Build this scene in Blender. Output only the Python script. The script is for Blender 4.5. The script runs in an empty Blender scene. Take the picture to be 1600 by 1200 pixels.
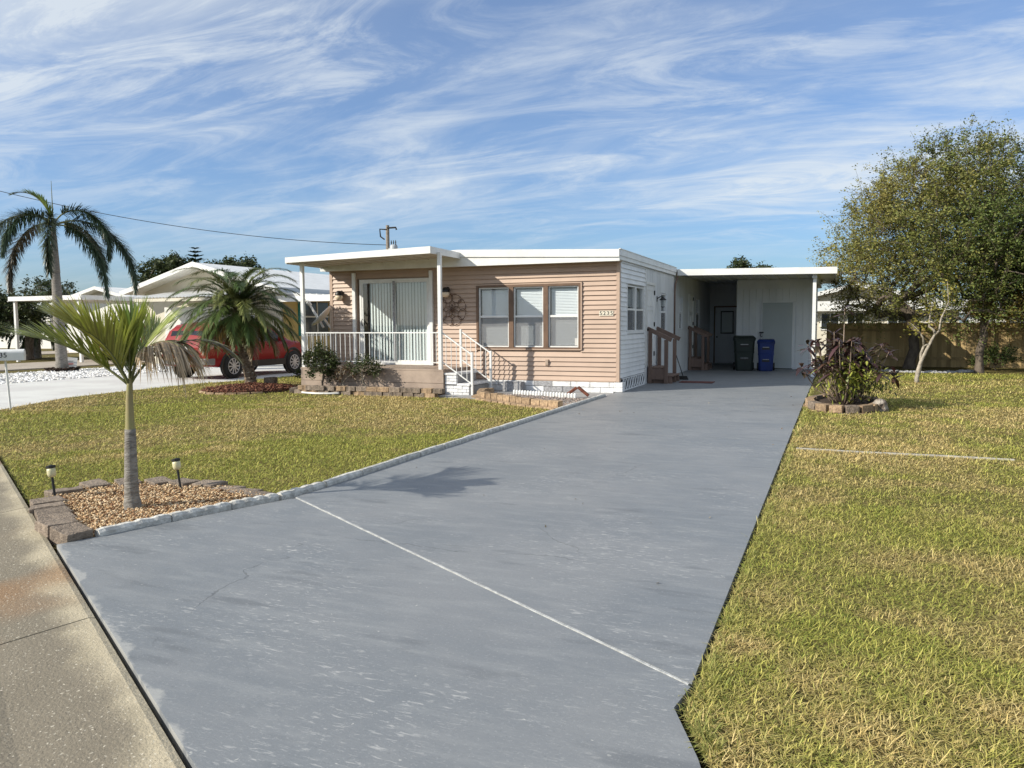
import bpy, math, random
import numpy as np
from mathutils import Vector, Matrix

random.seed(7)
RNG = np.random.default_rng(11)
scene = bpy.context.scene
COL = scene.collection
rad = math.radians

# ------------------------------------------------------------------ camera
CAM = Vector((4.335, -16.736, 1.55))
yaw, pitch, roll = rad(22.324), rad(4.379), rad(-0.339)
fw = Vector((-math.sin(yaw) * math.cos(pitch), math.cos(yaw) * math.cos(pitch), -math.sin(pitch)))
rt = Vector((math.cos(yaw), math.sin(yaw), 0))
up = rt.cross(fw)
r2 = rt * math.cos(roll) + up * math.sin(roll)
u2 = up * math.cos(roll) - rt * math.sin(roll)
cd = bpy.data.cameras.new("camera")
cd.sensor_width = 36.0
cd.lens = 1229.97 / 1600 * 36
cd.clip_end = 3000
cam = bpy.data.objects.new("camera", cd)
COL.objects.link(cam)
m3 = Matrix((r2, u2, -fw)).transposed()
cam.matrix_world = Matrix.Translation(CAM) @ m3.to_4x4()
scene.camera = cam

# ------------------------------------------------------------------ sky, sun, exposure
SUN_EL = rad(29.5)
SUN_AZ = rad(42.0)                      # light travels towards (cos, sin) on the ground
sun_pos = Vector((-math.cos(SUN_AZ) * math.cos(SUN_EL), -math.sin(SUN_AZ) * math.cos(SUN_EL), math.sin(SUN_EL)))
sd = bpy.data.lights.new("sun", 'SUN')
sd.energy = 4.2
sd.angle = rad(0.53)
sd.color = (1.0, 0.93, 0.80)
sun = bpy.data.objects.new("sun", sd)
COL.objects.link(sun)
sun.rotation_euler = sun_pos.to_track_quat('Z', 'Y').to_euler()
sun.location = (-20, -20, 30)

world = bpy.data.worlds.new("World")
scene.world = world
world.use_nodes = True
nt = world.node_tree
nt.nodes.clear()
def N(t, typ, **kw):
    n = t.nodes.new(typ)
    for k, v in kw.items():
        setattr(n, k, v)
    return n
def math_n(t, op, a, b=None, clamp=False):
    n = t.nodes.new('ShaderNodeMath'); n.operation = op; n.use_clamp = clamp
    for i, x in enumerate((a, b)):
        if x is None: continue
        if isinstance(x, (int, float)): n.inputs[i].default_value = x
        else: t.links.new(x, n.inputs[i])
    return n.outputs[0]
sky = N(nt, 'ShaderNodeTexSky', sky_type='NISHITA', sun_disc=False)
sky.sun_elevation = SUN_EL
sky.sun_rotation = math.atan2(sun_pos.x, sun_pos.y)
sky.air_density = 1.0
sky.dust_density = 1.0
sky.ozone_density = 8.0
out = N(nt, 'ShaderNodeOutputWorld')
bg = N(nt, 'ShaderNodeBackground')
bg.inputs['Strength'].default_value = 0.108
# wispy high cloud: noise on a flat layer far overhead, read by viewing direction
tc = N(nt, 'ShaderNodeTexCoord')
sep = N(nt, 'ShaderNodeSeparateXYZ')
nt.links.new(tc.outputs['Generated'], sep.inputs[0])
zc = math_n(nt, 'MAXIMUM', sep.outputs['Z'], 0.0)
den = math_n(nt, 'ADD', zc, 0.14)
cx = math_n(nt, 'DIVIDE', sep.outputs['X'], den)
cy = math_n(nt, 'DIVIDE', sep.outputs['Y'], den)
comb = N(nt, 'ShaderNodeCombineXYZ')
nt.links.new(cx, comb.inputs[0]); nt.links.new(cy, comb.inputs[1])
def cloud_layer(rot, sc, nscale, lo, hi, detail=8, rough=0.6, dist=0.6, off=(0, 0, 0)):
    mp = N(nt, 'ShaderNodeMapping')
    mp.inputs['Rotation'].default_value = (0, 0, rad(rot))
    mp.inputs['Scale'].default_value = sc
    mp.inputs['Location'].default_value = off
    nt.links.new(comb.outputs[0], mp.inputs[0])
    nz = N(nt, 'ShaderNodeTexNoise')
    nz.inputs['Scale'].default_value = nscale
    nz.inputs['Detail'].default_value = detail
    nz.inputs['Roughness'].default_value = rough
    nz.inputs['Distortion'].default_value = dist
    nt.links.new(mp.outputs[0], nz.inputs['Vector'])
    mr = N(nt, 'ShaderNodeMapRange', interpolation_type='SMOOTHSTEP')
    mr.inputs['From Min'].default_value = lo
    mr.inputs['From Max'].default_value = hi
    nt.links.new(nz.outputs['Fac'], mr.inputs['Value'])
    return mr.outputs[0]
L1 = cloud_layer(-34, (0.55, 1.0, 1), 1.0, 0.40, 0.70, detail=11, rough=0.60, dist=1.1, off=(2.9, 1.1, 0))
L2 = cloud_layer(-22, (0.8, 2.0, 1), 1.9, 0.40, 0.70, detail=12, rough=0.68, dist=0.9, off=(4.1, 2.2, 3))
L3 = cloud_layer(-22, (0.30, 0.5, 1), 0.9, 0.30, 0.62, detail=5, rough=0.55, dist=0.5, off=(0.7, 7.2, 5))
m = math_n(nt, 'MULTIPLY', L2, 0.66)
m = math_n(nt, 'ADD', math_n(nt, 'MULTIPLY', L1, 0.66), m)
m = math_n(nt, 'MULTIPLY', m, math_n(nt, 'ADD', math_n(nt, 'MULTIPLY', L3, 0.75), 0.35))
m = math_n(nt, 'ADD', math_n(nt, 'MULTIPLY', m, 1.25), math_n(nt, 'ADD', math_n(nt, 'MULTIPLY', L3, 0.14), 0.10))
fade = N(nt, 'ShaderNodeMapRange', interpolation_type='SMOOTHSTEP')
fade.inputs['From Min'].default_value = 0.07
fade.inputs['From Max'].default_value = 0.17
fade.inputs['To Min'].default_value = 0.14
nt.links.new(sep.outputs['Z'], fade.inputs['Value'])
m = math_n(nt, 'MULTIPLY', m, fade.outputs[0])
m = math_n(nt, 'MINIMUM', m, 0.82)
mixc = N(nt, 'ShaderNodeMix', data_type='RGBA')
nt.links.new(m, mixc.inputs[0])
hs = N(nt, 'ShaderNodeHueSaturation')
hs.inputs['Saturation'].default_value = 1.0
hs.inputs['Value'].default_value = 1.0
nt.links.new(sky.outputs[0], hs.inputs['Color'])
nt.links.new(hs.outputs[0], mixc.inputs[6])
mixc.inputs[7].default_value = (5.2, 5.6, 5.9, 1)
nt.links.new(mixc.outputs[2], bg.inputs['Color'])
nt.links.new(bg.outputs[0], out.inputs['Surface'])

vs = scene.view_settings
vs.view_transform = 'Standard'
vs.look = 'None'
vs.gamma = 1
vs.use_curve_mapping = False
vs.exposure = 0.5
scene.cycles.use_denoising = True
scene.cycles.max_bounces = 8
scene.cycles.transparent_max_bounces = 16
scene.cycles.caustics_reflective = False
scene.cycles.caustics_refractive = False

# ------------------------------------------------------------------ helpers
class MB:
    """collects faces and links them as one mesh object"""
    def __init__(self):
        self.v = []; self.f = []
    def add(self, verts, faces):
        o = len(self.v)
        self.v += [tuple(p) for p in verts]
        self.f += [tuple(i + o for i in q) for q in faces]
        return self
    def box(self, x0, x1, y0, y1, z0, z1):
        if x0 > x1: x0, x1 = x1, x0
        if y0 > y1: y0, y1 = y1, y0
        if z0 > z1: z0, z1 = z1, z0
        return self.hexa([(x0, y0, z0), (x1, y0, z0), (x1, y1, z0), (x0, y1, z0),
                          (x0, y0, z1), (x1, y0, z1), (x1, y1, z1), (x0, y1, z1)])
    def hexa(self, p):
        return self.add(p, [(0, 3, 2, 1), (4, 5, 6, 7), (0, 1, 5, 4), (1, 2, 6, 5), (2, 3, 7, 6), (3, 0, 4, 7)])
    def obox(self, c, ax, ay, az):
        c = Vector(c); ax = Vector(ax); ay = Vector(ay); az = Vector(az)
        p = [c + ax * i + ay * j + az * k for k in (-1, 1) for i, j in ((-1, -1), (1, -1), (1, 1), (-1, 1))]
        return self.hexa(p)
    def beam(self, a, b, w, h, upv=(0, 0, 1)):
        a = Vector(a); b = Vector(b); d = (b - a); L = d.length; d.normalize()
        s = d.cross(Vector(upv))
        if s.length < 1e-5: s = d.cross(Vector((1, 0, 0)))
        s.normalize(); u = s.cross(d)
        return self.obox((a + b) / 2, d * L / 2, s * w / 2, u * h / 2)
    def prism(self, poly, vec):
        n = len(poly); vec = Vector(vec)
        P = [Vector(p) for p in poly]
        nrm = Vector((0, 0, 0))
        for i in range(n):
            nrm += P[i].cross(P[(i + 1) % n])
        if nrm.dot(vec) > 0:
            P = P[::-1]
        v = P + [p + vec for p in P]
        f = [tuple(range(n)), tuple(range(2 * n - 1, n - 1, -1))]
        f += [(i, i + n, (i + 1) % n + n, (i + 1) % n) for i in range(n)]
        return self.add(v, f)
    def tube(self, pts, r, n=8, cap=True):
        P = [Vector(p) for p in pts]
        R = [r] * len(P) if isinstance(r, (int, float)) else list(r)
        up0 = Vector((0.31, 0.17, 0.93)); rings = []; o = len(self.v)
        prev = None
        for i, p in enumerate(P):
            d = (P[min(i + 1, len(P) - 1)] - P[max(i - 1, 0)])
            if d.length < 1e-9: d = Vector((0, 0, 1))
            d.normalize()
            s = prev - d * prev.dot(d) if prev is not None else d.cross(up0)
            if s.length < 1e-5: s = d.cross(Vector((1, 0.2, 0)))
            s.normalize(); prev = s
            t = d.cross(s)
            for k in range(n):
                a = 2 * math.pi * k / n
                self.v.append(tuple(p + (s * math.cos(a) + t * math.sin(a)) * R[i]))
        for i in range(len(P) - 1):
            for k in range(n):
                k2 = (k + 1) % n
                self.f.append((o + i * n + k, o + i * n + k2, o + (i + 1) * n + k2, o + (i + 1) * n + k))
        if cap:
            self.f.append(tuple(o + k for k in range(n))[::-1])
            self.f.append(tuple(o + (len(P) - 1) * n + k for k in range(n)))
        return self
    def lathe(self, prof, c=(0, 0, 0), n=16, axis=(0, 0, 1)):
        a = Vector(axis).normalized(); c = Vector(c)
        s = a.cross(Vector((0.9, 0.1, 0.2)))
        if s.length < 0.1: s = a.cross(Vector((0, 1, 0)))
        s.normalize(); t = a.cross(s); o = len(self.v)
        for r, z in prof:
            for k in range(n):
                b = 2 * math.pi * k / n
                self.v.append(tuple(c + a * z + (s * math.cos(b) + t * math.sin(b)) * max(r, 1e-4)))
        for i in range(len(prof) - 1):
            for k in range(n):
                k2 = (k + 1) % n
                self.f.append((o + i * n + k, o + i * n + k2, o + (i + 1) * n + k2, o + (i + 1) * n + k))
        self.f.append(tuple(o + k for k in range(n))[::-1])
        self.f.append(tuple(o + (len(prof) - 1) * n + k for k in range(n)))
        return self
    def build(self, name, mat, parent=None, smooth=False, bevel=0.0, kind=None, jitter=0.0):
        me = bpy.data.meshes.new(name)
        v = self.v
        if jitter:
            v = [(x + random.uniform(-jitter, jitter), y + random.uniform(-jitter, jitter), z + random.uniform(-jitter, jitter)) for x, y, z in v]
        me.from_pydata(v, [], self.f)
        me.update()
        return link(name, me, mat, parent, smooth, bevel, kind)

def link(name, me, mat, parent=None, smooth=False, bevel=0.0, kind=None):
    if mat is not None and not me.materials:
        me.materials.append(mat)
    if smooth:
        me.polygons.foreach_set('use_smooth', [True] * len(me.polygons))
    o = bpy.data.objects.new(name, me)
    COL.objects.link(o)
    if parent is not None:
        o.parent = parent
        if parent.type == 'EMPTY' and parent.get('_world'):
            o.matrix_parent_inverse = Matrix.Translation(-parent.location)
    if bevel:
        b = o.modifiers.new('bevel', 'BEVEL'); b.width = bevel; b.segments = 2; b.limit_method = 'ANGLE'
    if kind: o['kind'] = kind
    return o

def tag(o, label, cat, group=None):
    o['label'] = label; o['category'] = cat
    if group: o['group'] = group
    return o
ROOTS = []
def thing(name, label, cat, loc=(0, 0, 0), rz=0.0, group=None, local=False):
    o = bpy.data.objects.new(name, None)
    COL.objects.link(o)
    o.location = loc; o.rotation_euler = (0, 0, rz)
    o.empty_display_size = 0.2
    if not local: o['_world'] = 1
    ROOTS.append(o)
    return tag(o, label, cat, group)
def copy_tree(o, parent=None):
    c = o.copy(); COL.objects.link(c); c.parent = parent
    for ch in list(o.children):
        copy_tree(ch, c)
    return c

# ------------------------------------------------------------------ materials
def new_mat(name):
    m = bpy.data.materials.new(name); m.use_nodes = True
    return m, m.node_tree, m.node_tree.nodes['Principled BSDF']
def pm(name, c1, c2=None, scale=4.0, rough=0.6, bump=0.0, bscale=60.0, metal=0.0, spec=0.4, rnd=0.0, lo=0.35, hi=0.65,
       stretch=(1, 1, 1), c3=None, scale3=1.0, lo3=0.55, hi3=0.7, detail=6):
    m, t, b = new_mat(name)
    b.inputs['Roughness'].default_value = rough
    b.inputs['Metallic'].default_value = metal
    b.inputs['Specular IOR Level'].default_value = spec
    co = N(t, 'ShaderNodeTexCoord')
    mp = N(t, 'ShaderNodeMapping'); mp.inputs['Scale'].default_value = stretch
    t.links.new(co.outputs['Object'], mp.inputs[0])
    cur = None
    def rgb(c):
        n = N(t, 'ShaderNodeRGB'); n.outputs[0].default_value = (*c, 1); return n.outputs[0]
    cur = rgb(c1)
    def layer(cur, c, sc, lo, hi):
        nz = N(t, 'ShaderNodeTexNoise'); nz.inputs['Scale'].default_value = sc; nz.inputs['Detail'].default_value = detail
        nz.inputs['Roughness'].default_value = 0.62
        t.links.new(mp.outputs[0], nz.inputs['Vector'])
        mr = N(t, 'ShaderNodeMapRange', interpolation_type='SMOOTHSTEP')
        mr.inputs['From Min'].default_value = lo; mr.inputs['From Max'].default_value = hi
        t.links.new(nz.outputs['Fac'], mr.inputs['Value'])
        mx = N(t, 'ShaderNodeMix', data_type='RGBA')
        t.links.new(mr.outputs[0], mx.inputs[0]); t.links.new(cur, mx.inputs[6]); mx.inputs[7].default_value = (*c, 1)
        return mx.outputs[2]
    if c2 is not None: cur = layer(cur, c2, scale, lo, hi)
    if c3 is not None: cur = layer(cur, c3, scale3, lo3, hi3)
    if rnd:
        oi = N(t, 'ShaderNodeObjectInfo')
        hsn = N(t, 'ShaderNodeHueSaturation')
        mr = N(t, 'ShaderNodeMapRange'); mr.inputs['To Min'].default_value = 1 - rnd; mr.inputs['To Max'].default_value = 1 + rnd
        t.links.new(oi.outputs['Random'], mr.inputs['Value'])
        t.links.new(mr.outputs[0], hsn.inputs['Value']); t.links.new(cur, hsn.inputs['Color'])
        cur = hsn.outputs[0]
    t.links.new(cur, b.inputs['Base Color'])
    if bump:
        nz = N(t, 'ShaderNodeTexNoise'); nz.inputs['Scale'].default_value = bscale; nz.inputs['Detail'].default_value = 5
        t.links.new(mp.outputs[0], nz.inputs['Vector'])
        bp = N(t, 'ShaderNodeBump'); bp.inputs['Strength'].default_value = bump; bp.inputs['Distance'].default_value = 0.02
        t.links.new(nz.outputs['Fac'], bp.inputs['Height'])
        t.links.new(bp.outputs[0], b.inputs['Normal'])
    return m
def attr_mat(name, rough=0.6, trans=0.0, spec=0.3):
    """colour from the mesh attribute 'Col'; leaves let some light through"""
    m, t, b = new_mat(name)
    a = N(t, 'ShaderNodeAttribute', attribute_name='Col')
    t.links.new(a.outputs['Color'], b.inputs['Base Color'])
    b.inputs['Roughness'].default_value = rough
    b.inputs['Specular IOR Level'].default_value = spec
    if trans:
        tr = N(t, 'ShaderNodeBsdfTranslucent'); mx = N(t, 'ShaderNodeMixShader')
        mx.inputs[0].default_value = trans
        t.links.new(a.outputs['Color'], tr.inputs['Color'])
        t.links.new(b.outputs[0], mx.inputs[1]); t.links.new(tr.outputs[0], mx.inputs[2])
        t.links.new(mx.outputs[0], t.nodes['Material Output'].inputs['Surface'])
    return m
def glass_mat(name, tint=(0.9, 0.95, 0.95), refl=1.0):
    m = bpy.data.materials.new(name); m.use_nodes = True; t = m.node_tree; t.nodes.clear()
    o = N(t, 'ShaderNodeOutputMaterial'); tr = N(t, 'ShaderNodeBsdfTransparent'); gl = N(t, 'ShaderNodeBsdfGlossy')
    tr.inputs[0].default_value = (*tint, 1); gl.inputs['Roughness'].default_value = 0.02
    lw = N(t, 'ShaderNodeLayerWeight'); lw.inputs['Blend'].default_value = 0.5
    k = math_n(t, 'MULTIPLY', math_n(t, 'ADD', math_n(t, 'MULTIPLY', math_n(t, 'POWER', lw.outputs['Facing'], 5.0), 0.96), 0.04), refl, clamp=True)
    mx = N(t, 'ShaderNodeMixShader')
    t.links.new(k, mx.inputs[0]); t.links.new(tr.outputs[0], mx.inputs[1]); t.links.new(gl.outputs[0], mx.inputs[2])
    t.links.new(mx.outputs[0], o.inputs[0])
    return m
def screen_mat(name, c, alpha):
    m = bpy.data.materials.new(name); m.use_nodes = True; t = m.node_tree; t.nodes.clear()
    o = N(t, 'ShaderNodeOutputMaterial'); tr = N(t, 'ShaderNodeBsdfTransparent'); d = N(t, 'ShaderNodeBsdfDiffuse')
    d.inputs[0].default_value = (*c, 1)
    mx = N(t, 'ShaderNodeMixShader'); mx.inputs[0].default_value = alpha
    t.links.new(tr.outputs[0], mx.inputs[1]); t.links.new(d.outputs[0], mx.inputs[2]); t.links.new(mx.outputs[0], o.inputs[0])
    return m

M = {}
M['beige'] = pm('beige_vinyl', (0.475, 0.348, 0.268), (0.425, 0.31, 0.237), 1.3, 0.5, rnd=0.04)
M['white'] = pm('white_paint', (0.78, 0.78, 0.76), (0.68, 0.68, 0.66), 2.5, 0.45, rnd=0.02)
M['white_siding'] = pm('white_vinyl', (0.80, 0.81, 0.82), (0.72, 0.73, 0.74), 2.0, 0.45, rnd=0.03)
M['white_panel'] = pm('white_panel', (0.70, 0.72, 0.74), (0.60, 0.62, 0.64), 1.2, 0.55, rnd=0.03, stretch=(1, 1, 0.3))
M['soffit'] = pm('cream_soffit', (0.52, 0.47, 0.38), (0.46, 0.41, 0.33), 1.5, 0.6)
M['brown'] = pm('brown_trim', (0.16, 0.095, 0.06), (0.12, 0.07, 0.045), 5, 0.5)
M['deckbeige'] = pm('porch_paint', (0.39, 0.305, 0.24), (0.30, 0.232, 0.185), 3.0, 0.7, bump=0.15, bscale=40, rnd=0.04)
M['whitebrick'] = pm('white_painted_block', (0.80, 0.80, 0.80), (0.62, 0.62, 0.62), 9, 0.75, bump=0.5, bscale=35, rnd=0.06)
M['greyblock'] = pm('grey_split_block', (0.42, 0.42, 0.43), (0.24, 0.24, 0.25), 22, 0.85, bump=0.8, bscale=60, rnd=0.1)
M['woodstep'] = pm('brown_wood_paint', (0.20, 0.135, 0.105), (0.15, 0.10, 0.08), 4, 0.7, bump=0.2, bscale=30, rnd=0.08, stretch=(1, 1, 0.2))
M['blind'] = pm('blind_white', (0.80, 0.81, 0.83), rough=0.55)
M['vblind'] = pm('vertical_blind', (0.74, 0.78, 0.77), (0.68, 0.73, 0.72), 1.0, 0.6)
M['glass'] = glass_mat('window_glass', (0.95, 0.97, 0.975), 1.2)
M['darkglass'] = glass_mat('tinted_glass', (0.10, 0.12, 0.13), 1.2)
M['screen'] = screen_mat('insect_screen', (0.30, 0.30, 0.31), 0.28)
M['darkroom'] = pm('dark_interior', (0.03, 0.03, 0.035), rough=0.9)  # near-black colour stands for the lack of light indoors and behind the skirting
M['black'] = pm('black_metal', (0.015, 0.014, 0.013), rough=0.45)
M['globe'] = pm('cream_lamp_glass', (0.72, 0.58, 0.42), rough=0.25)
M['bronze'] = pm('rusty_bronze', (0.06, 0.035, 0.025), (0.10, 0.05, 0.03), 20, 0.6)
M['door_grey'] = pm('grey_door', (0.42, 0.46, 0.47), (0.39, 0.43, 0.44), 1.0, 0.5)
M['asphalt'] = pm('asphalt', (0.06, 0.06, 0.062), (0.045, 0.045, 0.046), 3, 0.9, bump=0.6, bscale=120)
M['blockA'] = pm('tan_retaining_block', (0.40, 0.285, 0.175), (0.24, 0.165, 0.105), 14, 0.9, bump=0.9, bscale=45, rnd=0.22)
M['blockB'] = pm('brown_grey_block', (0.27, 0.215, 0.165), (0.155, 0.122, 0.095), 16, 0.9, bump=0.9, bscale=60, rnd=0.16)
M['kerbwhite'] = pm('white_kerb_block', (0.62, 0.61, 0.57), (0.40, 0.39, 0.36), 16, 0.85, bump=0.7, bscale=40, rnd=0.08)
M['soil'] = pm('dark_soil', (0.085, 0.055, 0.038), (0.045, 0.03, 0.02), 15, 0.95, bump=1.0, bscale=40)
M['concrete'] = pm('pale_concrete', (0.60, 0.60, 0.57), (0.52, 0.51, 0.49), 0.8, 0.85, bump=0.15, bscale=60)
M['walkgrey'] = pm('grey_walk', (0.34, 0.34, 0.34), (0.26, 0.255, 0.25), 3, 0.85, bump=0.3, bscale=50)
M['bark'] = pm('tree_bark', (0.16, 0.13, 0.10), (0.08, 0.062, 0.048), 9, 0.95, bump=1.0, bscale=25, stretch=(1, 1, 0.35))
M['palebark'] = pm('pale_bark', (0.42, 0.37, 0.30), (0.24, 0.21, 0.17), 12, 0.9, bump=0.6, bscale=30)
M['leaf'] = attr_mat('leaf', 0.55, 0.22)
M['palmleaf'] = attr_mat('palm_leaf', 0.42, 0.15, 0.5)
M['grass'] = attr_mat('grass_blade', 0.7, 0.18, 0.15)
M['stone'] = attr_mat('gravel_stone', 0.9)

# value noise on arrays
_tab = np.random.default_rng(5).random((256, 256))
def vnoise(x, y):
    xi = np.floor(x).astype(int); yi = np.floor(y).astype(int)
    fx = x - xi; fy = y - yi
    fx = fx * fx * (3 - 2 * fx); fy = fy * fy * (3 - 2 * fy)
    a = _tab[xi % 256, yi % 256]; b = _tab[(xi + 1) % 256, yi % 256]
    c = _tab[xi % 256, (yi + 1) % 256]; d = _tab[(xi + 1) % 256, (yi + 1) % 256]
    return (a * (1 - fx) + b * fx) * (1 - fy) + (c * (1 - fx) + d * fx) * fy
def fnoise(x, y, s, oct=3):
    r = 0; a = 1; n = 0
    for k in range(oct):
        r = r + a * vnoise(x * s + 17.3 * k, y * s + 5.1 * k); n += a; a *= 0.5; s *= 2.1
    return r / n
def inpoly(x, y, poly):
    c = np.zeros(len(x), bool); n = len(poly)
    for i in range(n):
        x1, y1 = poly[i]; x2, y2 = poly[(i + 1) % n]
        if y1 == y2: continue
        hit = ((y1 > y) != (y2 > y)) & (x < (x2 - x1) * (y - y1) / (y2 - y1) + x1)
        c ^= hit
    return c

def np_mesh(name, V, F, col=None):
    """V (n,3), F (m,k) all the same k; colour per vertex"""
    me = bpy.data.meshes.new(name)
    V = np.ascontiguousarray(V, dtype=np.float32); F = np.ascontiguousarray(F, dtype=np.int32)
    k = F.shape[1]
    me.vertices.add(len(V)); me.vertices.foreach_set('co', V.ravel())
    me.loops.add(F.size); me.loops.foreach_set('vertex_index', F.ravel())
    me.polygons.add(len(F))
    me.polygons.foreach_set('loop_start', np.arange(0, F.size, k, dtype=np.int32))
    me.polygons.foreach_set('loop_total', np.full(len(F), k, dtype=np.int32))
    me.update(calc_edges=True)
    if col is not None:
        at = me.attributes.new('Col', 'FLOAT_COLOR', 'POINT')
        c4 = np.ones((len(V), 4), np.float32); c4[:, :3] = col
        at.data.foreach_set('color', c4.ravel())
    return me
def unit(a):
    return a / np.maximum(np.linalg.norm(a, axis=1, keepdims=True), 1e-9)
def blades(name, B, D, L, W, droop, col, mat, parent=None, up=None, prof=((0, .7), (.35, 1), (.72, .8), (1, .05)), fold=0.0, smooth=False):
    """ribbons: base B, direction D, length L, width W, sagging by droop*L*t^2"""
    n = len(B); D = unit(D)
    U = np.tile(np.array([0, 0, 1.0]), (n, 1)) if up is None else up
    S = np.cross(D, U); bad = np.linalg.norm(S, axis=1) < 1e-3
    S[bad] = (1, 0, 0); S = unit(S)
    k = len(prof); V = np.zeros((n, 2 * k, 3)); C = np.zeros((n, 2 * k, 3))
    L = np.broadcast_to(L, (n,)); W = np.broadcast_to(W, (n,)); droop = np.broadcast_to(droop, (n,))
    for i, (t, w) in enumerate(prof):
        P = B + D * (L * t)[:, None]; P = P.copy(); P[:, 2] -= droop * L * t * t
        V[:, 2 * i] = P - S * (W * w / 2)[:, None]; V[:, 2 * i + 1] = P + S * (W * w / 2)[:, None]
        C[:, 2 * i] = C[:, 2 * i + 1] = col * (0.85 + 0.3 * t)
    base = (np.arange(n) * 2 * k)[:, None]
    F = np.concatenate([base + np.array([2 * i, 2 * i + 1, 2 * i + 3, 2 * i + 2]) for i in range(k - 1)])
    me = np_mesh(name, V.reshape(-1, 3), F, C.reshape(-1, 3))
    return link(name, me, mat, parent, smooth)
def leaf_mesh(name, C0, size, col, mat, parent=None, flat=0.35, aspect=0.55, rng=RNG):
    """rhombic leaves at C0, random direction, folded a little"""
    n = len(C0)
    D = rng.normal(size=(n, 3)); D[:, 2] = D[:, 2] * 0.6 - 0.15; D = unit(D)
    U = rng.normal(size=(n, 3)) * flat * 2; U[:, 2] += 1; S = unit(np.cross(D, U)); Nn = unit(np.cross(S, D))
    size = np.broadcast_to(size, (n,))[:, None]
    V = np.zeros((n, 4, 3))
    V[:, 0] = C0 - D * size / 2
    V[:, 1] = C0 + S * size * aspect / 2 + Nn * size * 0.08
    V[:, 2] = C0 + D * size / 2
    V[:, 3] = C0 - S * size * aspect / 2 + Nn * size * 0.08
    F = (np.arange(n) * 4)[:, None] + np.array([0, 1, 2, 3])
    Cc = np.repeat(col, 4, axis=0)
    return link(name, np_mesh(name, V.reshape(-1, 3), F, Cc), mat, parent)
def cmix(a, b, t):
    return np.asarray(a)[None, :] * (1 - t[:, None]) + np.asarray(b)[None, :] * t[:, None]
def text_mesh(body, size, ext=0.002):
    cu = bpy.data.curves.new('lettering', 'FONT'); cu.body = body; cu.size = size; cu.extrude = ext
    cu.align_x = 'CENTER'; cu.align_y = 'CENTER'
    o = bpy.data.objects.new('lettering', cu); COL.objects.link(o)
    bpy.context.view_layer.update()
    dg = bpy.context.evaluated_depsgraph_get()
    me = bpy.data.meshes.new_from_object(o.evaluated_get(dg))
    bpy.data.objects.remove(o, do_unlink=True); bpy.data.curves.remove(cu)
    me.materials.clear()
    return me
# ================================================================== the setting
DS = Vector((-0.859, 0.512, 0)); NS = Vector((-0.512, -0.859, 0)); GP = Vector((1.26, -14.14, 0))
def street(s, off, z=0.0):
    p = GP + DS * s + NS * off
    return (p.x, p.y, z)
def flat(name, poly, z0, z1, mat, parent=None, kind='structure', bevel=0):
    return MB().prism([(x, y, z0) for x, y in poly], (0, 0, z1 - z0)).build(name, mat, parent, kind=kind, bevel=bevel)

def lawn_mat(name):
    m, t, b = new_mat(name)
    b.inputs['Roughness'].default_value = 0.95; b.inputs['Specular IOR Level'].default_value = 0.1
    co = N(t, 'ShaderNodeTexCoord')
    def nz(sc, det=5):
        n = N(t, 'ShaderNodeTexNoise'); n.inputs['Scale'].default_value = sc; n.inputs['Detail'].default_value = det
        t.links.new(co.outputs['Object'], n.inputs['Vector']); return n.outputs['Fac']
    def mix(f, a, c):
        mx = N(t, 'ShaderNodeMix', data_type='RGBA'); t.links.new(f, mx.inputs[0])
        for i, q in ((6, a), (7, c)):
            if isinstance(q, tuple): mx.inputs[i].default_value = (*q, 1)
            else: t.links.new(q, mx.inputs[i])
        return mx.outputs[2]
    def ramp(f, lo, hi):
        mr = N(t, 'ShaderNodeMapRange', interpolation_type='SMOOTHSTEP')
        mr.inputs['From Min'].default_value = lo; mr.inputs['From Max'].default_value = hi
        t.links.new(f, mr.inputs['Value']); return mr.outputs[0]
    big = ramp(nz(0.5, 3), 0.36, 0.64)
    c = mix(big, (0.13, 0.12, 0.036), (0.185, 0.15, 0.058))
    c = mix(ramp(nz(9), 0.40, 0.66), c, (0.21, 0.17, 0.07))
    c = mix(ramp(nz(38), 0.46, 0.70), c, (0.05, 0.045, 0.018))
    t.links.new(c, b.inputs['Base Color'])
    bp = N(t, 'ShaderNodeBump'); bp.inputs['Strength'].default_value = 1.0; bp.inputs['Distance'].default_value = 0.05
    t.links.new(nz(34, 6), bp.inputs['Height']); t.links.new(bp.outputs[0], b.inputs['Normal'])
    return m
M['lawn'] = lawn_mat('lawn_turf')

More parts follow.
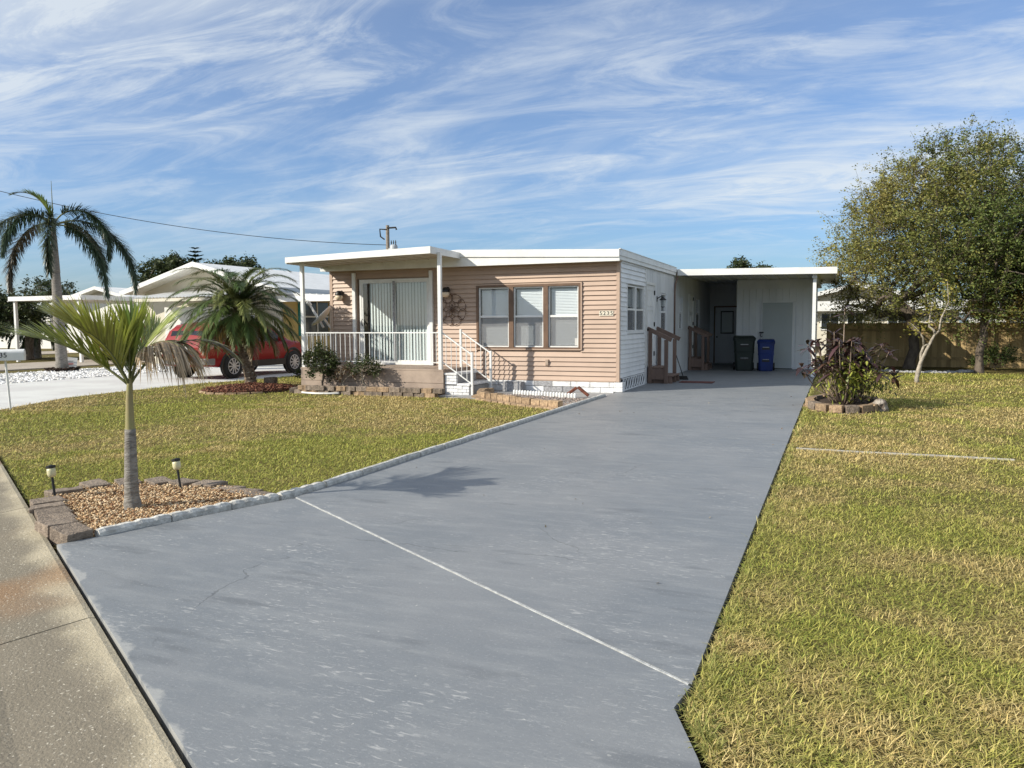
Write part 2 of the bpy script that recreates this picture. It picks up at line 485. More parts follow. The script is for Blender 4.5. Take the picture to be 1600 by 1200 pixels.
_a = math.atan2(0.512, 0.859)
YG = math.sin(_a) * GP.x + math.cos(_a) * GP.y
def paint_mat(name):
    """grey-blue floor paint with brush streaks, scuffs and faint stains"""
    m, t, b = new_mat(name)
    b.inputs['Specular IOR Level'].default_value = 0.35
    co = N(t, 'ShaderNodeTexCoord')
    def nz(sc, st=(1, 1, 1), det=6, dist=0.0, rot=0):
        mp = N(t, 'ShaderNodeMapping'); mp.inputs['Scale'].default_value = st; mp.inputs['Rotation'].default_value = (0, 0, rad(rot))
        t.links.new(co.outputs['Object'], mp.inputs[0])
        n = N(t, 'ShaderNodeTexNoise'); n.inputs['Scale'].default_value = sc; n.inputs['Detail'].default_value = det
        n.inputs['Roughness'].default_value = 0.65; n.inputs['Distortion'].default_value = dist
        t.links.new(mp.outputs[0], n.inputs['Vector']); return n.outputs['Fac']
    def ramp(f, lo, hi, to=1.0):
        mr = N(t, 'ShaderNodeMapRange', interpolation_type='SMOOTHSTEP')
        mr.inputs['From Min'].default_value = lo; mr.inputs['From Max'].default_value = hi; mr.inputs['To Max'].default_value = to
        t.links.new(f, mr.inputs['Value']); return mr.outputs[0]
    def mix(f, a, c):
        mx = N(t, 'ShaderNodeMix', data_type='RGBA'); t.links.new(f, mx.inputs[0])
        for i, q in ((6, a), (7, c)):
            if isinstance(q, tuple): mx.inputs[i].default_value = (*q, 1)
            else: t.links.new(q, mx.inputs[i])
        return mx.outputs[2]
    c = mix(ramp(nz(0.7, det=4), 0.35, 0.65), (0.175, 0.190, 0.205), (0.212, 0.222, 0.232))
    c = mix(ramp(nz(2.6, (0.8, 3.2, 1), 9), 0.44, 0.74, 0.55), c, (0.275, 0.285, 0.29))
    patches = ramp(nz(0.9, det=4), 0.42, 0.64)
    scuff = math_n(t, 'MULTIPLY', ramp(nz(17, (0.8, 3.2, 1), 9, 0.6, 4), 0.55, 0.66), patches)
    c = mix(math_n(t, 'MULTIPLY', scuff, 0.82), c, (0.44, 0.44, 0.43))
    c = mix(ramp(nz(26, det=2), 0.735, 0.76, 0.8), c, (0.5, 0.5, 0.47))
    c = mix(ramp(nz(1.6, (0.6, 2.2, 1), 3), 0.58, 0.70, 0.50), c, (0.11, 0.12, 0.13))
    c = mix(ramp(nz(60, det=3), 0.56, 0.70, 0.35), c, (0.36, 0.37, 0.37))
    c = mix(ramp(nz(48, (1, 1.6, 1), 3), 0.60, 0.72, 0.35), c, (0.13, 0.14, 0.15))
    wp = N(t, 'ShaderNodeTexNoise'); wp.inputs['Scale'].default_value = 2.5; wp.inputs['Detail'].default_value = 6
    t.links.new(co.outputs['Object'], wp.inputs['Vector'])
    ad = N(t, 'ShaderNodeVectorMath'); ad.operation = 'MULTIPLY_ADD'; ad.inputs[1].default_value = (0.5, 0.5, 0)
    t.links.new(wp.outputs['Color'], ad.inputs[0]); t.links.new(co.outputs['Object'], ad.inputs[2])
    vo = N(t, 'ShaderNodeTexVoronoi', feature='DISTANCE_TO_EDGE'); vo.inputs['Scale'].default_value = 0.33
    t.links.new(ad.outputs[0], vo.inputs['Vector'])
    rp = N(t, 'ShaderNodeMapping'); rp.inputs['Rotation'].default_value = (0, 0, _a)
    t.links.new(co.outputs['Object'], rp.inputs[0])
    sx = N(t, 'ShaderNodeSeparateXYZ'); t.links.new(rp.outputs[0], sx.inputs[0])
    ed_ = math_n(t, 'SUBTRACT', sx.outputs['Y'], YG + 0.022)          # metres in from the street end
    wear = math_n(t, 'SUBTRACT', math_n(t, 'MULTIPLY', nz(2.4, det=9), 0.36), 0.172)
    bare = ramp(math_n(t, 'SUBTRACT', wear, ed_), -0.016, 0.012)
    c = mix(math_n(t, 'MULTIPLY', bare, 0.8), c, (0.36, 0.36, 0.345))
    crack = math_n(t, 'MULTIPLY', ramp(vo.outputs['Distance'], 0.0008, 0.0026), 1.0)
    crack = math_n(t, 'MULTIPLY', math_n(t, 'SUBTRACT', 1.0, crack), ramp(nz(0.6, det=3), 0.48, 0.58, 0.55))
    c = mix(crack, c, (0.07, 0.075, 0.08))
    t.links.new(c, b.inputs['Base Color'])
    t.links.new(ramp(nz(3, det=5), 0.3, 0.7, 0.16), N(t, 'ShaderNodeMath').inputs[0])
    ra = N(t, 'ShaderNodeMapRange'); ra.inputs['To Min'].default_value = 0.42; ra.inputs['To Max'].default_value = 0.62
    t.links.new(nz(3, det=5), ra.inputs['Value']); t.links.new(ra.outputs[0], b.inputs['Roughness'])
    bp = N(t, 'ShaderNodeBump'); bp.inputs['Strength'].default_value = 0.22; bp.inputs['Distance'].default_value = 0.01
    t.links.new(nz(30, (1, 3, 1), 6), bp.inputs['Height']); t.links.new(bp.outputs[0], b.inputs['Normal'])
    return m
M['drive'] = paint_mat('driveway_paint')
M['drive_edge'] = pm('bare_slab_edge', (0.33, 0.335, 0.335), (0.26, 0.27, 0.28), 14, 0.9, bump=0.4, bscale=70)
M['joint'] = pm('joint_filler', (0.47, 0.48, 0.475), (0.34, 0.35, 0.35), 20, 0.8, bump=0.4, bscale=50)
M['gutter'] = pm('stained_concrete', (0.46, 0.39, 0.27), (0.22, 0.19, 0.135), 1.4, 0.9, bump=0.5, bscale=80, lo=0.42, hi=0.6,
                 c3=(0.34, 0.20, 0.10), scale3=0.55, lo3=0.56, hi3=0.70)
# stains run along the flow line, chips of pale shell aggregate
def gutter_mat():
    m, t, b = new_mat('gutter_concrete')
    b.inputs['Roughness'].default_value = 0.92; b.inputs['Specular IOR Level'].default_value = 0.2
    co = N(t, 'ShaderNodeTexCoord')
    mp = N(t, 'ShaderNodeMapping'); mp.inputs['Rotation'].default_value = (0, 0, math.atan2(0.512, 0.859))
    t.links.new(co.outputs['Object'], mp.inputs[0])
    sp = N(t, 'ShaderNodeSeparateXYZ'); t.links.new(mp.outputs[0], sp.inputs[0])
    def nz(sc, det=6, src=None, rough=0.6):
        n = N(t, 'ShaderNodeTexNoise'); n.inputs['Scale'].default_value = sc; n.inputs['Detail'].default_value = det
        n.inputs['Roughness'].default_value = rough
        t.links.new(src or mp.outputs[0], n.inputs['Vector']); return n.outputs['Fac']
    def ramp(f, lo, hi, a=0.0, to=1.0):
        mr = N(t, 'ShaderNodeMapRange', interpolation_type='SMOOTHSTEP')
        mr.inputs['From Min'].default_value = lo; mr.inputs['From Max'].default_value = hi
        mr.inputs['To Min'].default_value = a; mr.inputs['To Max'].default_value = to
        t.links.new(f, mr.inputs['Value']); return mr.outputs[0]
    def mix(f, a, c):
        mx = N(t, 'ShaderNodeMix', data_type='RGBA'); t.links.new(f, mx.inputs[0])
        for i, q in ((6, a), (7, c)):
            if isinstance(q, tuple): mx.inputs[i].default_value = (*q, 1)
            else: t.links.new(q, mx.inputs[i])
        return mx.outputs[2]
    edge = math_n(t, 'SUBTRACT', sp.outputs['Y'], YG)          # 0 at the drive, negative towards the road
    w = math_n(t, 'ADD', edge, math_n(t, 'MULTIPLY', math_n(t, 'SUBTRACT', nz(1.3, 5), 0.5), 0.55))
    c = mix(ramp(nz(2.5), 0.35, 0.65), (0.44, 0.385, 0.28), (0.36, 0.315, 0.225))
    stain = ramp(w, -0.20, -0.03, 1.0, 0.0)
    c = mix(math_n(t, 'MULTIPLY', stain, 0.80), c, (0.15, 0.132, 0.105))
    c = mix(ramp(nz(0.35, 3), 0.52, 0.62, 0, 0.75), c, (0.26, 0.145, 0.07))
    c = mix(ramp(nz(70, 2), 0.63, 0.70, 0, 0.75), c, (0.62, 0.58, 0.48))
    c = mix(ramp(nz(45, 3), 0.66, 0.74, 0, 0.7), c, (0.06, 0.05, 0.035))
    t.links.new(c, b.inputs['Base Color'])
    bp = N(t, 'ShaderNodeBump'); bp.inputs['Strength'].default_value = 0.7; bp.inputs['Distance'].default_value = 0.012
    t.links.new(nz(60, 5), bp.inputs['Height']); t.links.new(bp.outputs[0], b.inputs['Normal'])
    return m
M['gutter'] = gutter_mat()

# ground sheet to the horizon
gnd = MB().add([(-900, -900, -0.085), (900, -900, -0.085), (900, 900, -0.085), (-900, 900, -0.085)], [(0, 1, 2, 3)]).build('ground', M['lawn'], kind='structure')
# street beyond the gutter
flat('street', [street(-60, 0.92)[:2], street(160, 0.92)[:2], street(160, 7.6)[:2], street(-60, 7.6)[:2]], -0.2, 0.008, M['asphalt'])
# gutter of separate concrete slabs
gut = flat('gutter', [street(-20, 0.0)[:2], street(60, 0.0)[:2], street(60, 0.90)[:2], street(-20, 0.90)[:2]], -0.2, -0.062, M['soil'])
s0 = 0.53 - 3.12 * 4
while s0 < 44:
    a, b_ = s0 + 0.006, s0 + 3.12 - 0.006
    prof = [(0.0, 0.036), (0.03, 0.044), (0.45, -0.004), (0.90, 0.012)]
    mb = MB(); nseg = len(prof)
    for s in (a, b_):
        mb.v += [street(s, o, z) for o, z in prof] + [street(s, 0.90, -0.15), street(s, 0.0, -0.15)]
    k = nseg + 2
    mb.f += [(i, (i + 1) % k, (i + 1) % k + k, i + k) for i in range(k)] + [tuple(range(k))[::-1], tuple(range(k, 2 * k))]
    mb.build('gutter_slab', M['gutter'], gut)
    s0 += 3.12

# lawns (turf slabs)
gl = lambda x: -14.14 - 0.596 * (x - 1.26)      # the gutter line
LEFT_LAWN = [(-0.075, -11.1), (-0.62, -12.98), (-9.6, gl(-9.6) + 0.03), (-10.15, -6.75), (-11.1, -4.70), (-11.32, -2.9), (-11.45, -0.6), (-11.0, 1.1), (-10.9, 3.0), (-10.9, 40), (-0.075, 40)]
flat('front_lawn', LEFT_LAWN, -0.2, 0.0, M['lawn'])
RIGHT_LAWN = [(3.832, -13.5), (3.845, -1.0), (3.93, 40), (70, 40), (70, gl(70) + 0.03), (4.70, gl(4.70) + 0.03), (3.98, -14.1), (3.83, -13.76)]
flat('side_lawn', RIGHT_LAWN, -0.2, 0.032, M['lawn'])

# driveway
drv = flat('driveway', [(0.0, -11.2), (3.78, -13.5), (3.80, 13.3), (0.0, 13.3)], -0.2, 0.012, M['soil'])
def gline(x, inset=0.024):
    return (x, gl(x) + inset * 1.165)
apron = [(-0.60, gl(-0.60) + 0.03), gline(0.3), gline(1.26), gline(2.2), gline(3.4), gline(4.62), (3.93, -14.08), (3.785, -13.75), (3.815, -13.545), (0.03, -11.215), (-0.02, -11.30)]
flat('driveway_slab', apron, -0.18, 0.05, M['drive'], drv)
flat('driveway_slab', [(0.0, -11.165), (3.815, -13.515), (3.812, -6.305), (0.0, -6.33)], -0.18, 0.05, M['drive'], drv)
flat('driveway_slab', [(0.0, -6.322), (3.812, -6.297), (3.815, -1.448), (0.0, -1.44)], -0.18, 0.05, M['drive'], drv)
flat('driveway_slab', [(-0.05, -1.433), (3.815, -1.441), (3.86, 13.4), (-0.05, 13.4)], -0.18, 0.05, M['drive'], drv)
# pale joint filler
jp = []; jq = []
for i in range(40):
    t = i / 39
    x = 0.02 + (3.805 - 0.02) * t; y = -11.19 + (-13.53 + 11.19) * t
    w = 0.0042 + 0.003 * random.random(); k = 0.010 * (random.random() - 0.5)
    jp.append((x + 0.52 * (w + k), y + 0.85 * (w + k))); jq.append((x - 0.52 * (w - k), y - 0.85 * (w - k)))
flat('joint_filler', jp + jq[::-1], 0.02, 0.054, M['joint'], drv)

# neighbour's concrete drive with its white gravel bed, and the next drive
flat('neighbour_driveway', [(-9.62, gl(-9.62) + 0.05), (-10.15, -6.74), (-11.12, -4.69), (-11.34, -2.88), (-11.47, -0.6), (-11.02, 1.1), (-10.92, 3.0), (-10.92, 30),
     (-16.6, 30), (-16.6, 1), (-16.5, -3.5), (-16.9, gl(-16.9) + 0.05)], -0.2, 0.0, M['concrete'])
flat('gravel_bed', [(-16.62, 12), (-16.52, -3.4), (-20.9, gl(-20.9) + 0.05), (-20.9, 2.5), (-21.1, 12)], -0.2, -0.02, M['concrete'])
M['tanpath'] = pm('tan_pavement', (0.40, 0.35, 0.29), (0.33, 0.29, 0.24), 1.2, 0.9)
flat('far_driveway', [(-23.9, gl(-23.9) + 0.1), (-24.2, 30), (-29.0, 30), (-28.6, gl(-28.6) + 0.1)], -0.2, -0.04, M['tanpath'])
flat('far_path', [(-38.0, gl(-38) + 0.1), (-38.5, 45), (-43.0, 45), (-42.6, gl(-42.6) + 0.1)], -0.2, -0.04, M['tanpath'])

# white kerb stones between lawn and driveway
kerb = MB().prism([(-0.085, -11.15, -0.1), (-0.005, -11.17, -0.1), (-0.005, -0.9, -0.1), (-0.085, -0.9, -0.1)], (0, 0, 0.13)).build('lawn_kerb', M['soil'])
tag(kerb, 'low white block kerb running between the front lawn and the grey driveway', 'kerb')
def kerb_stone(a, b, h, w, scallop):
    a = Vector((*a, 0)); b = Vector((*b, 0)); d = (b - a); L = d.length; d.normalize(); n = Vector((-d.y, d.x, 0))
    mb = MB(); k = 12 if scallop else 6
    ring = []
    for i in range(k + 1):
        t = i / k
        bul = abs(math.sin(t * math.pi * 4)) if scallop else (0.6 + 0.4 * math.sin(math.pi * t))
        hh = h * (0.92 + 0.08 * bul) + random.uniform(-0.003, 0.003); ww = w * (0.9 + 0.1 * bul)
        p = a + d * L * t
        ring.append([p - n * ww / 2 + Vector((0, 0, -0.05)), p - n * ww / 2 + Vector((0, 0, hh * 0.8)), p - n * ww * 0.28 + Vector((0, 0, hh)),
                     p + n * ww * 0.28 + Vector((0, 0, hh)), p + n * ww / 2 + Vector((0, 0, hh * 0.8)), p + n * ww / 2 + Vector((0, 0, -0.05))])
    o = 0
    for r in ring: mb.v += [tuple(q) for q in r]
    for i in range(k):
        for j in range(6):
            j2 = (j + 1) % 6
            mb.f.append((i * 6 + j, (i + 1) * 6 + j, (i + 1) * 6 + j2, i * 6 + j2))
    mb.f += [tuple(range(6)), tuple(range(k * 6 + 5, k * 6 - 1, -1))]
    return mb
pts = [(-0.535, -12.74), (-0.40, -12.20), (-0.26, -11.70), (-0.10, -11.30)]
for i in range(3):
    a = Vector(pts[i]); b_ = Vector(pts[i + 1])
    kerb_stone(tuple(a + (b_ - a) * 0.012), tuple(b_ - (b_ - a) * 0.012), 0.105, 0.085, True).build('kerb_stone', M['kerbwhite'], kerb)
kerb_stone((-0.095, -11.28), (-0.05, -10.72), 0.105, 0.085, True).build('kerb_stone', M['kerbwhite'], kerb)
y = -10.70
while y < -1.3:
    L = random.choice((0.60, 0.61, 0.60))
    kerb_stone((-0.047 + random.uniform(-.006, .006), y + 0.005), (-0.047 + random.uniform(-.006, .006), y + L - 0.005), 0.102, 0.075, False).build('kerb_stone', M['kerbwhite'], kerb)
    y += L

# concrete edging strip lying in the side lawn, seen end-on as a pale line
M['walkpale'] = pm('worn_edging', (0.42, 0.40, 0.35), (0.30, 0.28, 0.24), 9, 0.9, bump=0.4)
es = MB()
pp = [(3.93, -6.80), (4.7, -6.83), (5.5, -6.80), (6.17, -6.83)]
poly = [(x, y - 0.022, -0.05) for x, y in pp] + [(x, y + 0.022, -0.05) for x, y in pp[::-1]]
es.prism(poly, (0, 0, 0.100)).build('edging_strip', M['walkpale'], bevel=0.008)
tag(bpy.data.objects['edging_strip'], 'thin pale concrete strip lying across the side lawn from the driveway', 'edging')
# grey walk by the skirting and steps
flat('walkway', [(-3.5, -1.95), (-2.35, -2.12), (-2.0, -1.2), (-0.45, -1.62), (-0.09, -1.6), (-0.09, 0.05), (-3.5, 0.05)], -0.1, 0.022, M['walkgrey'])
# ================================================================== the mobile home
home = thing('mobile_home', 'beige and white single-storey mobile home with low white roof, beyond the grey driveway', 'house', (-3.74, 0, 0))
def pb(mb, pl, u0, u1, d0, d1, z0, z1, off=0.0):
    """box on a wall: F = front (Y plane, d inwards), S = right side (X plane, d inwards)"""
    if pl == 'F': return mb.box(u0, u1, off + d0, off + d1, z0, z1)
    if pl == 'S': return mb.box(off - d1, off - d0, u0, u1, z0, z1)
def holes_wall(mb, pl, u0, u1, z0, z1, d0, d1, holes, off=0.0):
    us = sorted({u0, u1, *[h[0] for h in holes], *[h[1] for h in holes]})
    zs = sorted({z0, z1, *[h[2] for h in holes], *[h[3] for h in holes]})
    for i in range(len(us) - 1):
        for j in range(len(zs) - 1):
            cu = (us[i] + us[i + 1]) / 2; cz = (zs[j] + zs[j + 1]) / 2
            if any(h[0] < cu < h[1] and h[2] < cz < h[3] for h in holes): continue
            pb(mb, pl, us[i], us[i + 1], d0, d1, zs[j], zs[j + 1], off)
def spans(u0, u1, za, zb, holes):
    cuts = [(h[0], h[1]) for h in holes if h[2] < zb - 0.004 and h[3] > za + 0.004]
    res = [(u0, u1)]
    for a, b in cuts:
        new = []
        for s, e in res:
            if b <= s or a >= e: new.append((s, e)); continue
            if a > s: new.append((s, a))
            if b < e: new.append((b, e))
        res = new
    return [q for q in res if q[1] - q[0] > 0.015]
def lap_board(pl, u0, u1, z0, z1, mat, parent, off=0.0, lip=0.036):
    prof = [(-lip, z0), (-lip * 0.85, z0 + 0.012), (-0.004, z1), (0.018, z1), (0.018, z0)]
    if pl == 'F':
        mb = MB().prism([(u0, off + d, z) for d, z in prof], (u1 - u0, 0, 0))
    else:
        mb = MB().prism([(off - d, u0, z) for d, z in prof], (0, u1 - u0, 0))
    return mb.build('siding_board', mat, parent)

WIN = (-3.405, -0.875, 0.985, 2.435); DOOR = (-6.66, -4.58, 0.57, 2.665)
HF = [WIN, DOOR]
mb = MB(); holes_wall(mb, 'F', -7.46, 0.0, 0.26, 2.90, 0.02, 0.12, HF)
fw_ = mb.build('front_wall', M['beige'], home)
z = 0.285; k = 0
pitch_b = (2.895 - 0.285) / 25
while z < 2.88:
    for a, b in spans(-7.38, -0.075, z, z + pitch_b, HF):
        lap_board('F', a, b, z, z + pitch_b - 0.0005, M['beige'], fw_)
    z += pitch_b
# bottom starter board and corner trims
MB().box(-3.5, -0.08, -0.03, 0.0, 0.262, 0.283).build('starter_strip', M['beige'], home)
MB().box(-0.072, 0.004, -0.034, 0.03, 0.27, 2.90).build('corner_trim', M['beige'], home, bevel=0.004)
MB().box(-7.47, -7.385, -0.034, 0.03, 0.27, 2.90).build('corner_trim', M['beige'], home, bevel=0.004)
# right side wall
HS = [(0.56, 2.24, 1.34, 2.42), (2.46, 3.50, 0.45, 2.56), (4.26, 4.94, 1.33, 2.34), (6.95, 7.30, 1.35, 2.34), (8.55, 9.45, 0.45, 2.45), (10.0, 10.6, 1.35, 2.35)]
mb = MB(); holes_wall(mb, 'S', 0.0, 13.2, 0.03, 2.98, 0.02, 0.12, HS)
sw = mb.build('side_wall', M['white_siding'], home)
z = 0.35
while z < 2.90:
    for a, b in spans(0.03, 2.36, z, z + pitch_b, HS[:1]):
        lap_board('S', a, b, z, z + pitch_b - 0.0005, M['white_siding'], sw, lip=0.028)
    z += pitch_b
MB().box(-0.03, 0.022, 2.362, 2.40, 0.32, 2.92).build('edge_trim', M['white'], home)
# vertical groove boards further back
y = 2.40
while y < 13.1:
    w = 0.203
    for za, zb in ((0.03, 2.95),):
        zz = sorted([za, zb])
        # cut the board by openings
        cuts = [(h[2], h[3]) for h in HS if h[0] < y + w - 0.01 and h[1] > y + 0.01]
        res = [(za, zb)]
        for c0, c1 in cuts:
            res = [q for s, e in res for q in ((s, min(e, c0)), (max(s, c1), e)) if q[1] - q[0] > 0.02]
        for s, e in res:
            MB().box(-0.018, 0.012, y + 0.009, y + w - 0.009, s, e).build('wall_panel', M['white_panel'], sw)
    y += w
# a horizontal batten low on the panelled wall
MB().box(0.009, 0.016, 3.5, 6.9, 0.62, 0.634).build('batten', M['white_panel'], home)
# left and rear walls
MB().box(-7.46, -7.34, 0.12, 13.2, 0.0, 2.9).build('left_wall', M['beige'], home)
MB().box(-7.34, -0.12, 13.08, 13.2, 0.0, 2.9).build('rear_wall', M['white_panel'], home)
MB().box(-7.30, -0.14, 2.2, 2.25, 0.3, 2.85).build('inner_wall', M['darkroom'], home)  # added near-black so the room behind the blinds looks dark
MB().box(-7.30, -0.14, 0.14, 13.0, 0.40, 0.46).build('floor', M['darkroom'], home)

# roof: a shallow bow, ridge half way
def rz_(x): return 3.10 + 0.135 * (1 - abs(x + 3.74) / 3.8)
xs = [0.065, -1.2, -2.5, -3.74, -5.0, -6.3, -7.545]
roof = MB().prism([(x, -0.30, rz_(x)) for x in xs] + [(x, -0.30, rz_(x) - 0.10) for x in xs[::-1]], (0, 13.6, 0)).build('roof', M['white'], home)
mb = MB()
for i in range(len(xs) - 1):
    x0, x1 = xs[i], xs[i + 1]
    mb.hexa([(x1, -0.335, rz_(x1) - 0.15), (x0, -0.335, rz_(x0) - 0.15), (x0, -0.301, rz_(x0) - 0.15), (x1, -0.301, rz_(x1) - 0.15),
             (x1, -0.335, rz_(x1) + 0.012), (x0, -0.335, rz_(x0) + 0.012), (x0, -0.301, rz_(x0) + 0.012), (x1, -0.301, rz_(x1) + 0.012)])
mb.build('front_fascia', M['white'], roof)
mb = MB()
for i in range(len(xs) - 1):
    x0, x1 = xs[i], xs[i + 1]
    mb.hexa([(x1, -0.305, 2.868), (x0, -0.305, 2.868), (x0, -0.275, 2.868), (x1, -0.275, 2.868),
             (x1, -0.305, rz_(x1) - 0.105), (x0, -0.305, rz_(x0) - 0.105), (x0, -0.275, rz_(x0) - 0.105), (x1, -0.275, rz_(x1) - 0.105)])
mb.build('frieze_board', M['white'], roof)
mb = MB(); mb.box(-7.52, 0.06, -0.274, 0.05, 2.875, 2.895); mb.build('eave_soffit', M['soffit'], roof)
for i in range(60):                                   # pop rivets of the metal edge read as a dotted line
    pass
MB().box(0.05, 0.085, -0.30, 6.08, 2.985, 3.112).build('side_fascia', M['white_siding'], roof)
MB().box(0.03, 0.066, -0.27, 6.08, 2.90, 2.984).build('side_fascia', M['white_siding'], roof)
MB().box(0.055, 0.095, -0.33, 6.08, 3.113, 3.128).build('drip_edge', M['white'], roof)
MB().box(-7.575, -7.53, -0.30, 13.3, 2.95, 3.112).build('side_fascia', M['white_siding'], roof)
MB().lathe([(0.0, 0.20), (0.09, 0.18), (0.13, 0.12), (0.13, 0.09), (0.07, 0.09), (0.07, -0.1)][::-1], (-0.75, 5.2, 3.16), 14).build('roof_vent', M['white'], roof, smooth=True)

# skirting of painted blocks under the front wall
sk = MB().box(-3.5, -0.05, 0.03, 0.10, 0.0, 0.262).build('skirting', M['whitebrick'], home)
for r_i in range(2):
    x = -3.5 + (0.2 if r_i else 0.0); z0 = 0.022 + r_i * 0.12
    first = True
    if r_i: MB().box(-3.5, x - 0.008, -0.045, 0.03, z0, z0 + 0.112).build('block', M['whitebrick'], sk, bevel=0.006)
    while x < -0.14:
        x1 = min(x + 0.44, -0.12)
        grey = (r_i == 1 and (-2.3 < x < -1.8 or -1.1 < x < -0.7)) or (r_i == 0 and -1.75 < x < -1.2)
        MB().box(x + 0.004, x1 - 0.004, -0.045 + random.uniform(-.006, .006), 0.03, z0, z0 + 0.112).build('block', M['greyblock'] if grey else M['whitebrick'], sk, bevel=0.008)
        x = x1
for kx in range(2):                                   # little pier at the corner
    MB().box(-0.115, 0.085, -0.075, 0.16, 0.052 + kx * 0.105, 0.152 + kx * 0.105).build('block', M['whitebrick'], sk, bevel=0.008)
# openwork panel under the right side
op = MB().box(-0.02, 0.0, 0.17, 2.36, 0.05, 0.33).build('skirt_panel', M['darkroom'], home)  # near-black backing paints the shade seen through the openwork
MB().box(0.0, 0.03, 0.17, 2.36, 0.312, 0.334).build('rail', M['white_siding'], op)
MB().box(0.0, 0.03, 0.17, 2.36, 0.05, 0.072).build('rail', M['white_siding'], op)
for i in range(9):
    cy_ = 0.30 + i * 0.245
    mb = MB()
    for s in (-1, 1):
        mb.tube([(0.014, cy_ + s * (0.02 + 0.075 * math.sin(math.pi * q / 10)), 0.072 + 0.24 * q / 10) for q in range(11)], 0.014, 6)
    mb.build('screen_block', M['white_siding'], op)

# ---------------- windows and doors
def sheet_blind(mb, pl, u0, u1, z0, z1, d, off, pitch_=0.034, amp=0.012):
    """horizontal mini blind: closed slats, each a slanted strip"""
    z = z0
    while z < z1 - 0.004:
        zt = min(z + pitch_ + 0.006, z1)
        if pl == 'F':
            mb.add([(u0, off + d - amp, z), (u1, off + d - amp, z), (u1, off + d + amp, zt), (u0, off + d + amp, zt)], [(0, 1, 2, 3)])
        else:
            mb.add([(off - d + amp, u0, z), (off - d + amp, u1, z), (off - d - amp, u1, zt), (off - d - amp, u0, zt)], [(0, 1, 2, 3)])
        z += pitch_
def vert_blind(mb, u0, u1, z0, z1, y, w=0.085, amp=0.018):
    u = u0
    while u < u1 - 0.01:
        ue = min(u + w + 0.01, u1); a = amp * random.uniform(0.6, 1.3)
        mb.add([(u, y + a, z0), (ue, y - a, z0), (ue, y - a, z1), (u, y + a, z1)], [(0, 1, 2, 3)])
        u += w
def sash_window(parent, pl, u0, u1, z0, z1, zm, fmat, off=0.0, blind=(0, 1), screen=True, fr=0.028, name='window'):
    mb = MB()
    pb(mb, pl, u0, u1, -0.010, 0.05, z0, z0 + fr, off); pb(mb, pl, u0, u1, -0.010, 0.05, z1 - fr, z1, off)
    pb(mb, pl, u0, u0 + fr, -0.012, 0.05, z0 + fr, z1 - fr, off); pb(mb, pl, u1 - fr, u1, -0.012, 0.05, z0 + fr, z1 - fr, off)
    w = mb.build(name, fmat, parent)
    pb(MB(), pl, 0, 0, 0, 0, 0, 0)
    mb = MB(); pb(mb, pl, u0 + fr, u1 - fr, -0.006, 0.03, zm - 0.022, zm + 0.022, off); mb.build('meeting_rail', fmat, w)
    for za, zb, d in ((zm + 0.022, z1 - fr, 0.030), (z0 + fr, zm - 0.022, 0.012)):
        mb = MB()
        pb(mb, pl, u0 + fr, u1 - fr, d, d + 0.004, za, zb, off); mb.build('pane', M['glass'], w)
    if screen:
        mb = MB(); pb(mb, pl, u0 + fr, u1 - fr, 0.0, 0.001, z0 + fr, zm - 0.022, off); mb.build('insect_screen', M['screen'], w)
    if blind:
        mb = MB(); h = z1 - z0
        sheet_blind(mb, pl, u0 + fr + 0.01, u1 - fr - 0.01, z0 + h * blind[0] + 0.04, z0 + h * blind[1] - 0.05, 0.085, off)
        mb.build('blind', M['blind'], w)
    return w
# triple front window in brown frame
mb = MB()
mb.box(-3.405, -0.875, -0.05, 0.02, 2.385, 2.435); mb.box(-3.405, -0.875, -0.055, 0.02, 0.985, 1.015)
mb.box(-3.405, -3.352, -0.05, 0.02, 1.015, 2.385); mb.box(-0.925, -0.875, -0.05, 0.02, 1.015, 2.385)
mb.box(-2.592, -2.478, -0.045, 0.02, 1.015, 2.385); mb.box(-1.752, -1.638, -0.045, 0.02, 1.015, 2.385)
tw = mb.build('window_surround', M['brown'], home)
mb = MB(); mb.box(-0.872, -0.845, -0.055, 0.0, 0.96, 2.46); mb.box(-3.43, -0.845, -0.05, 0.0, 2.437, 2.46); mb.box(-3.43, -0.845, -0.05, 0.0, 0.955, 0.983)
mb.build('trim', M['beige'], tw)
for a, b in ((-3.352, -2.592), (-2.478, -1.752), (-1.638, -0.925)):
    sash_window(home, 'F', a + 0.002, b - 0.002, 1.017, 2.383, 1.715, M['white'])
mb = MB(); mb.box(-1.02, -0.955, -0.004, 0.008, 1.06, 1.22); mb.build('window_sticker', M['concrete'], home)
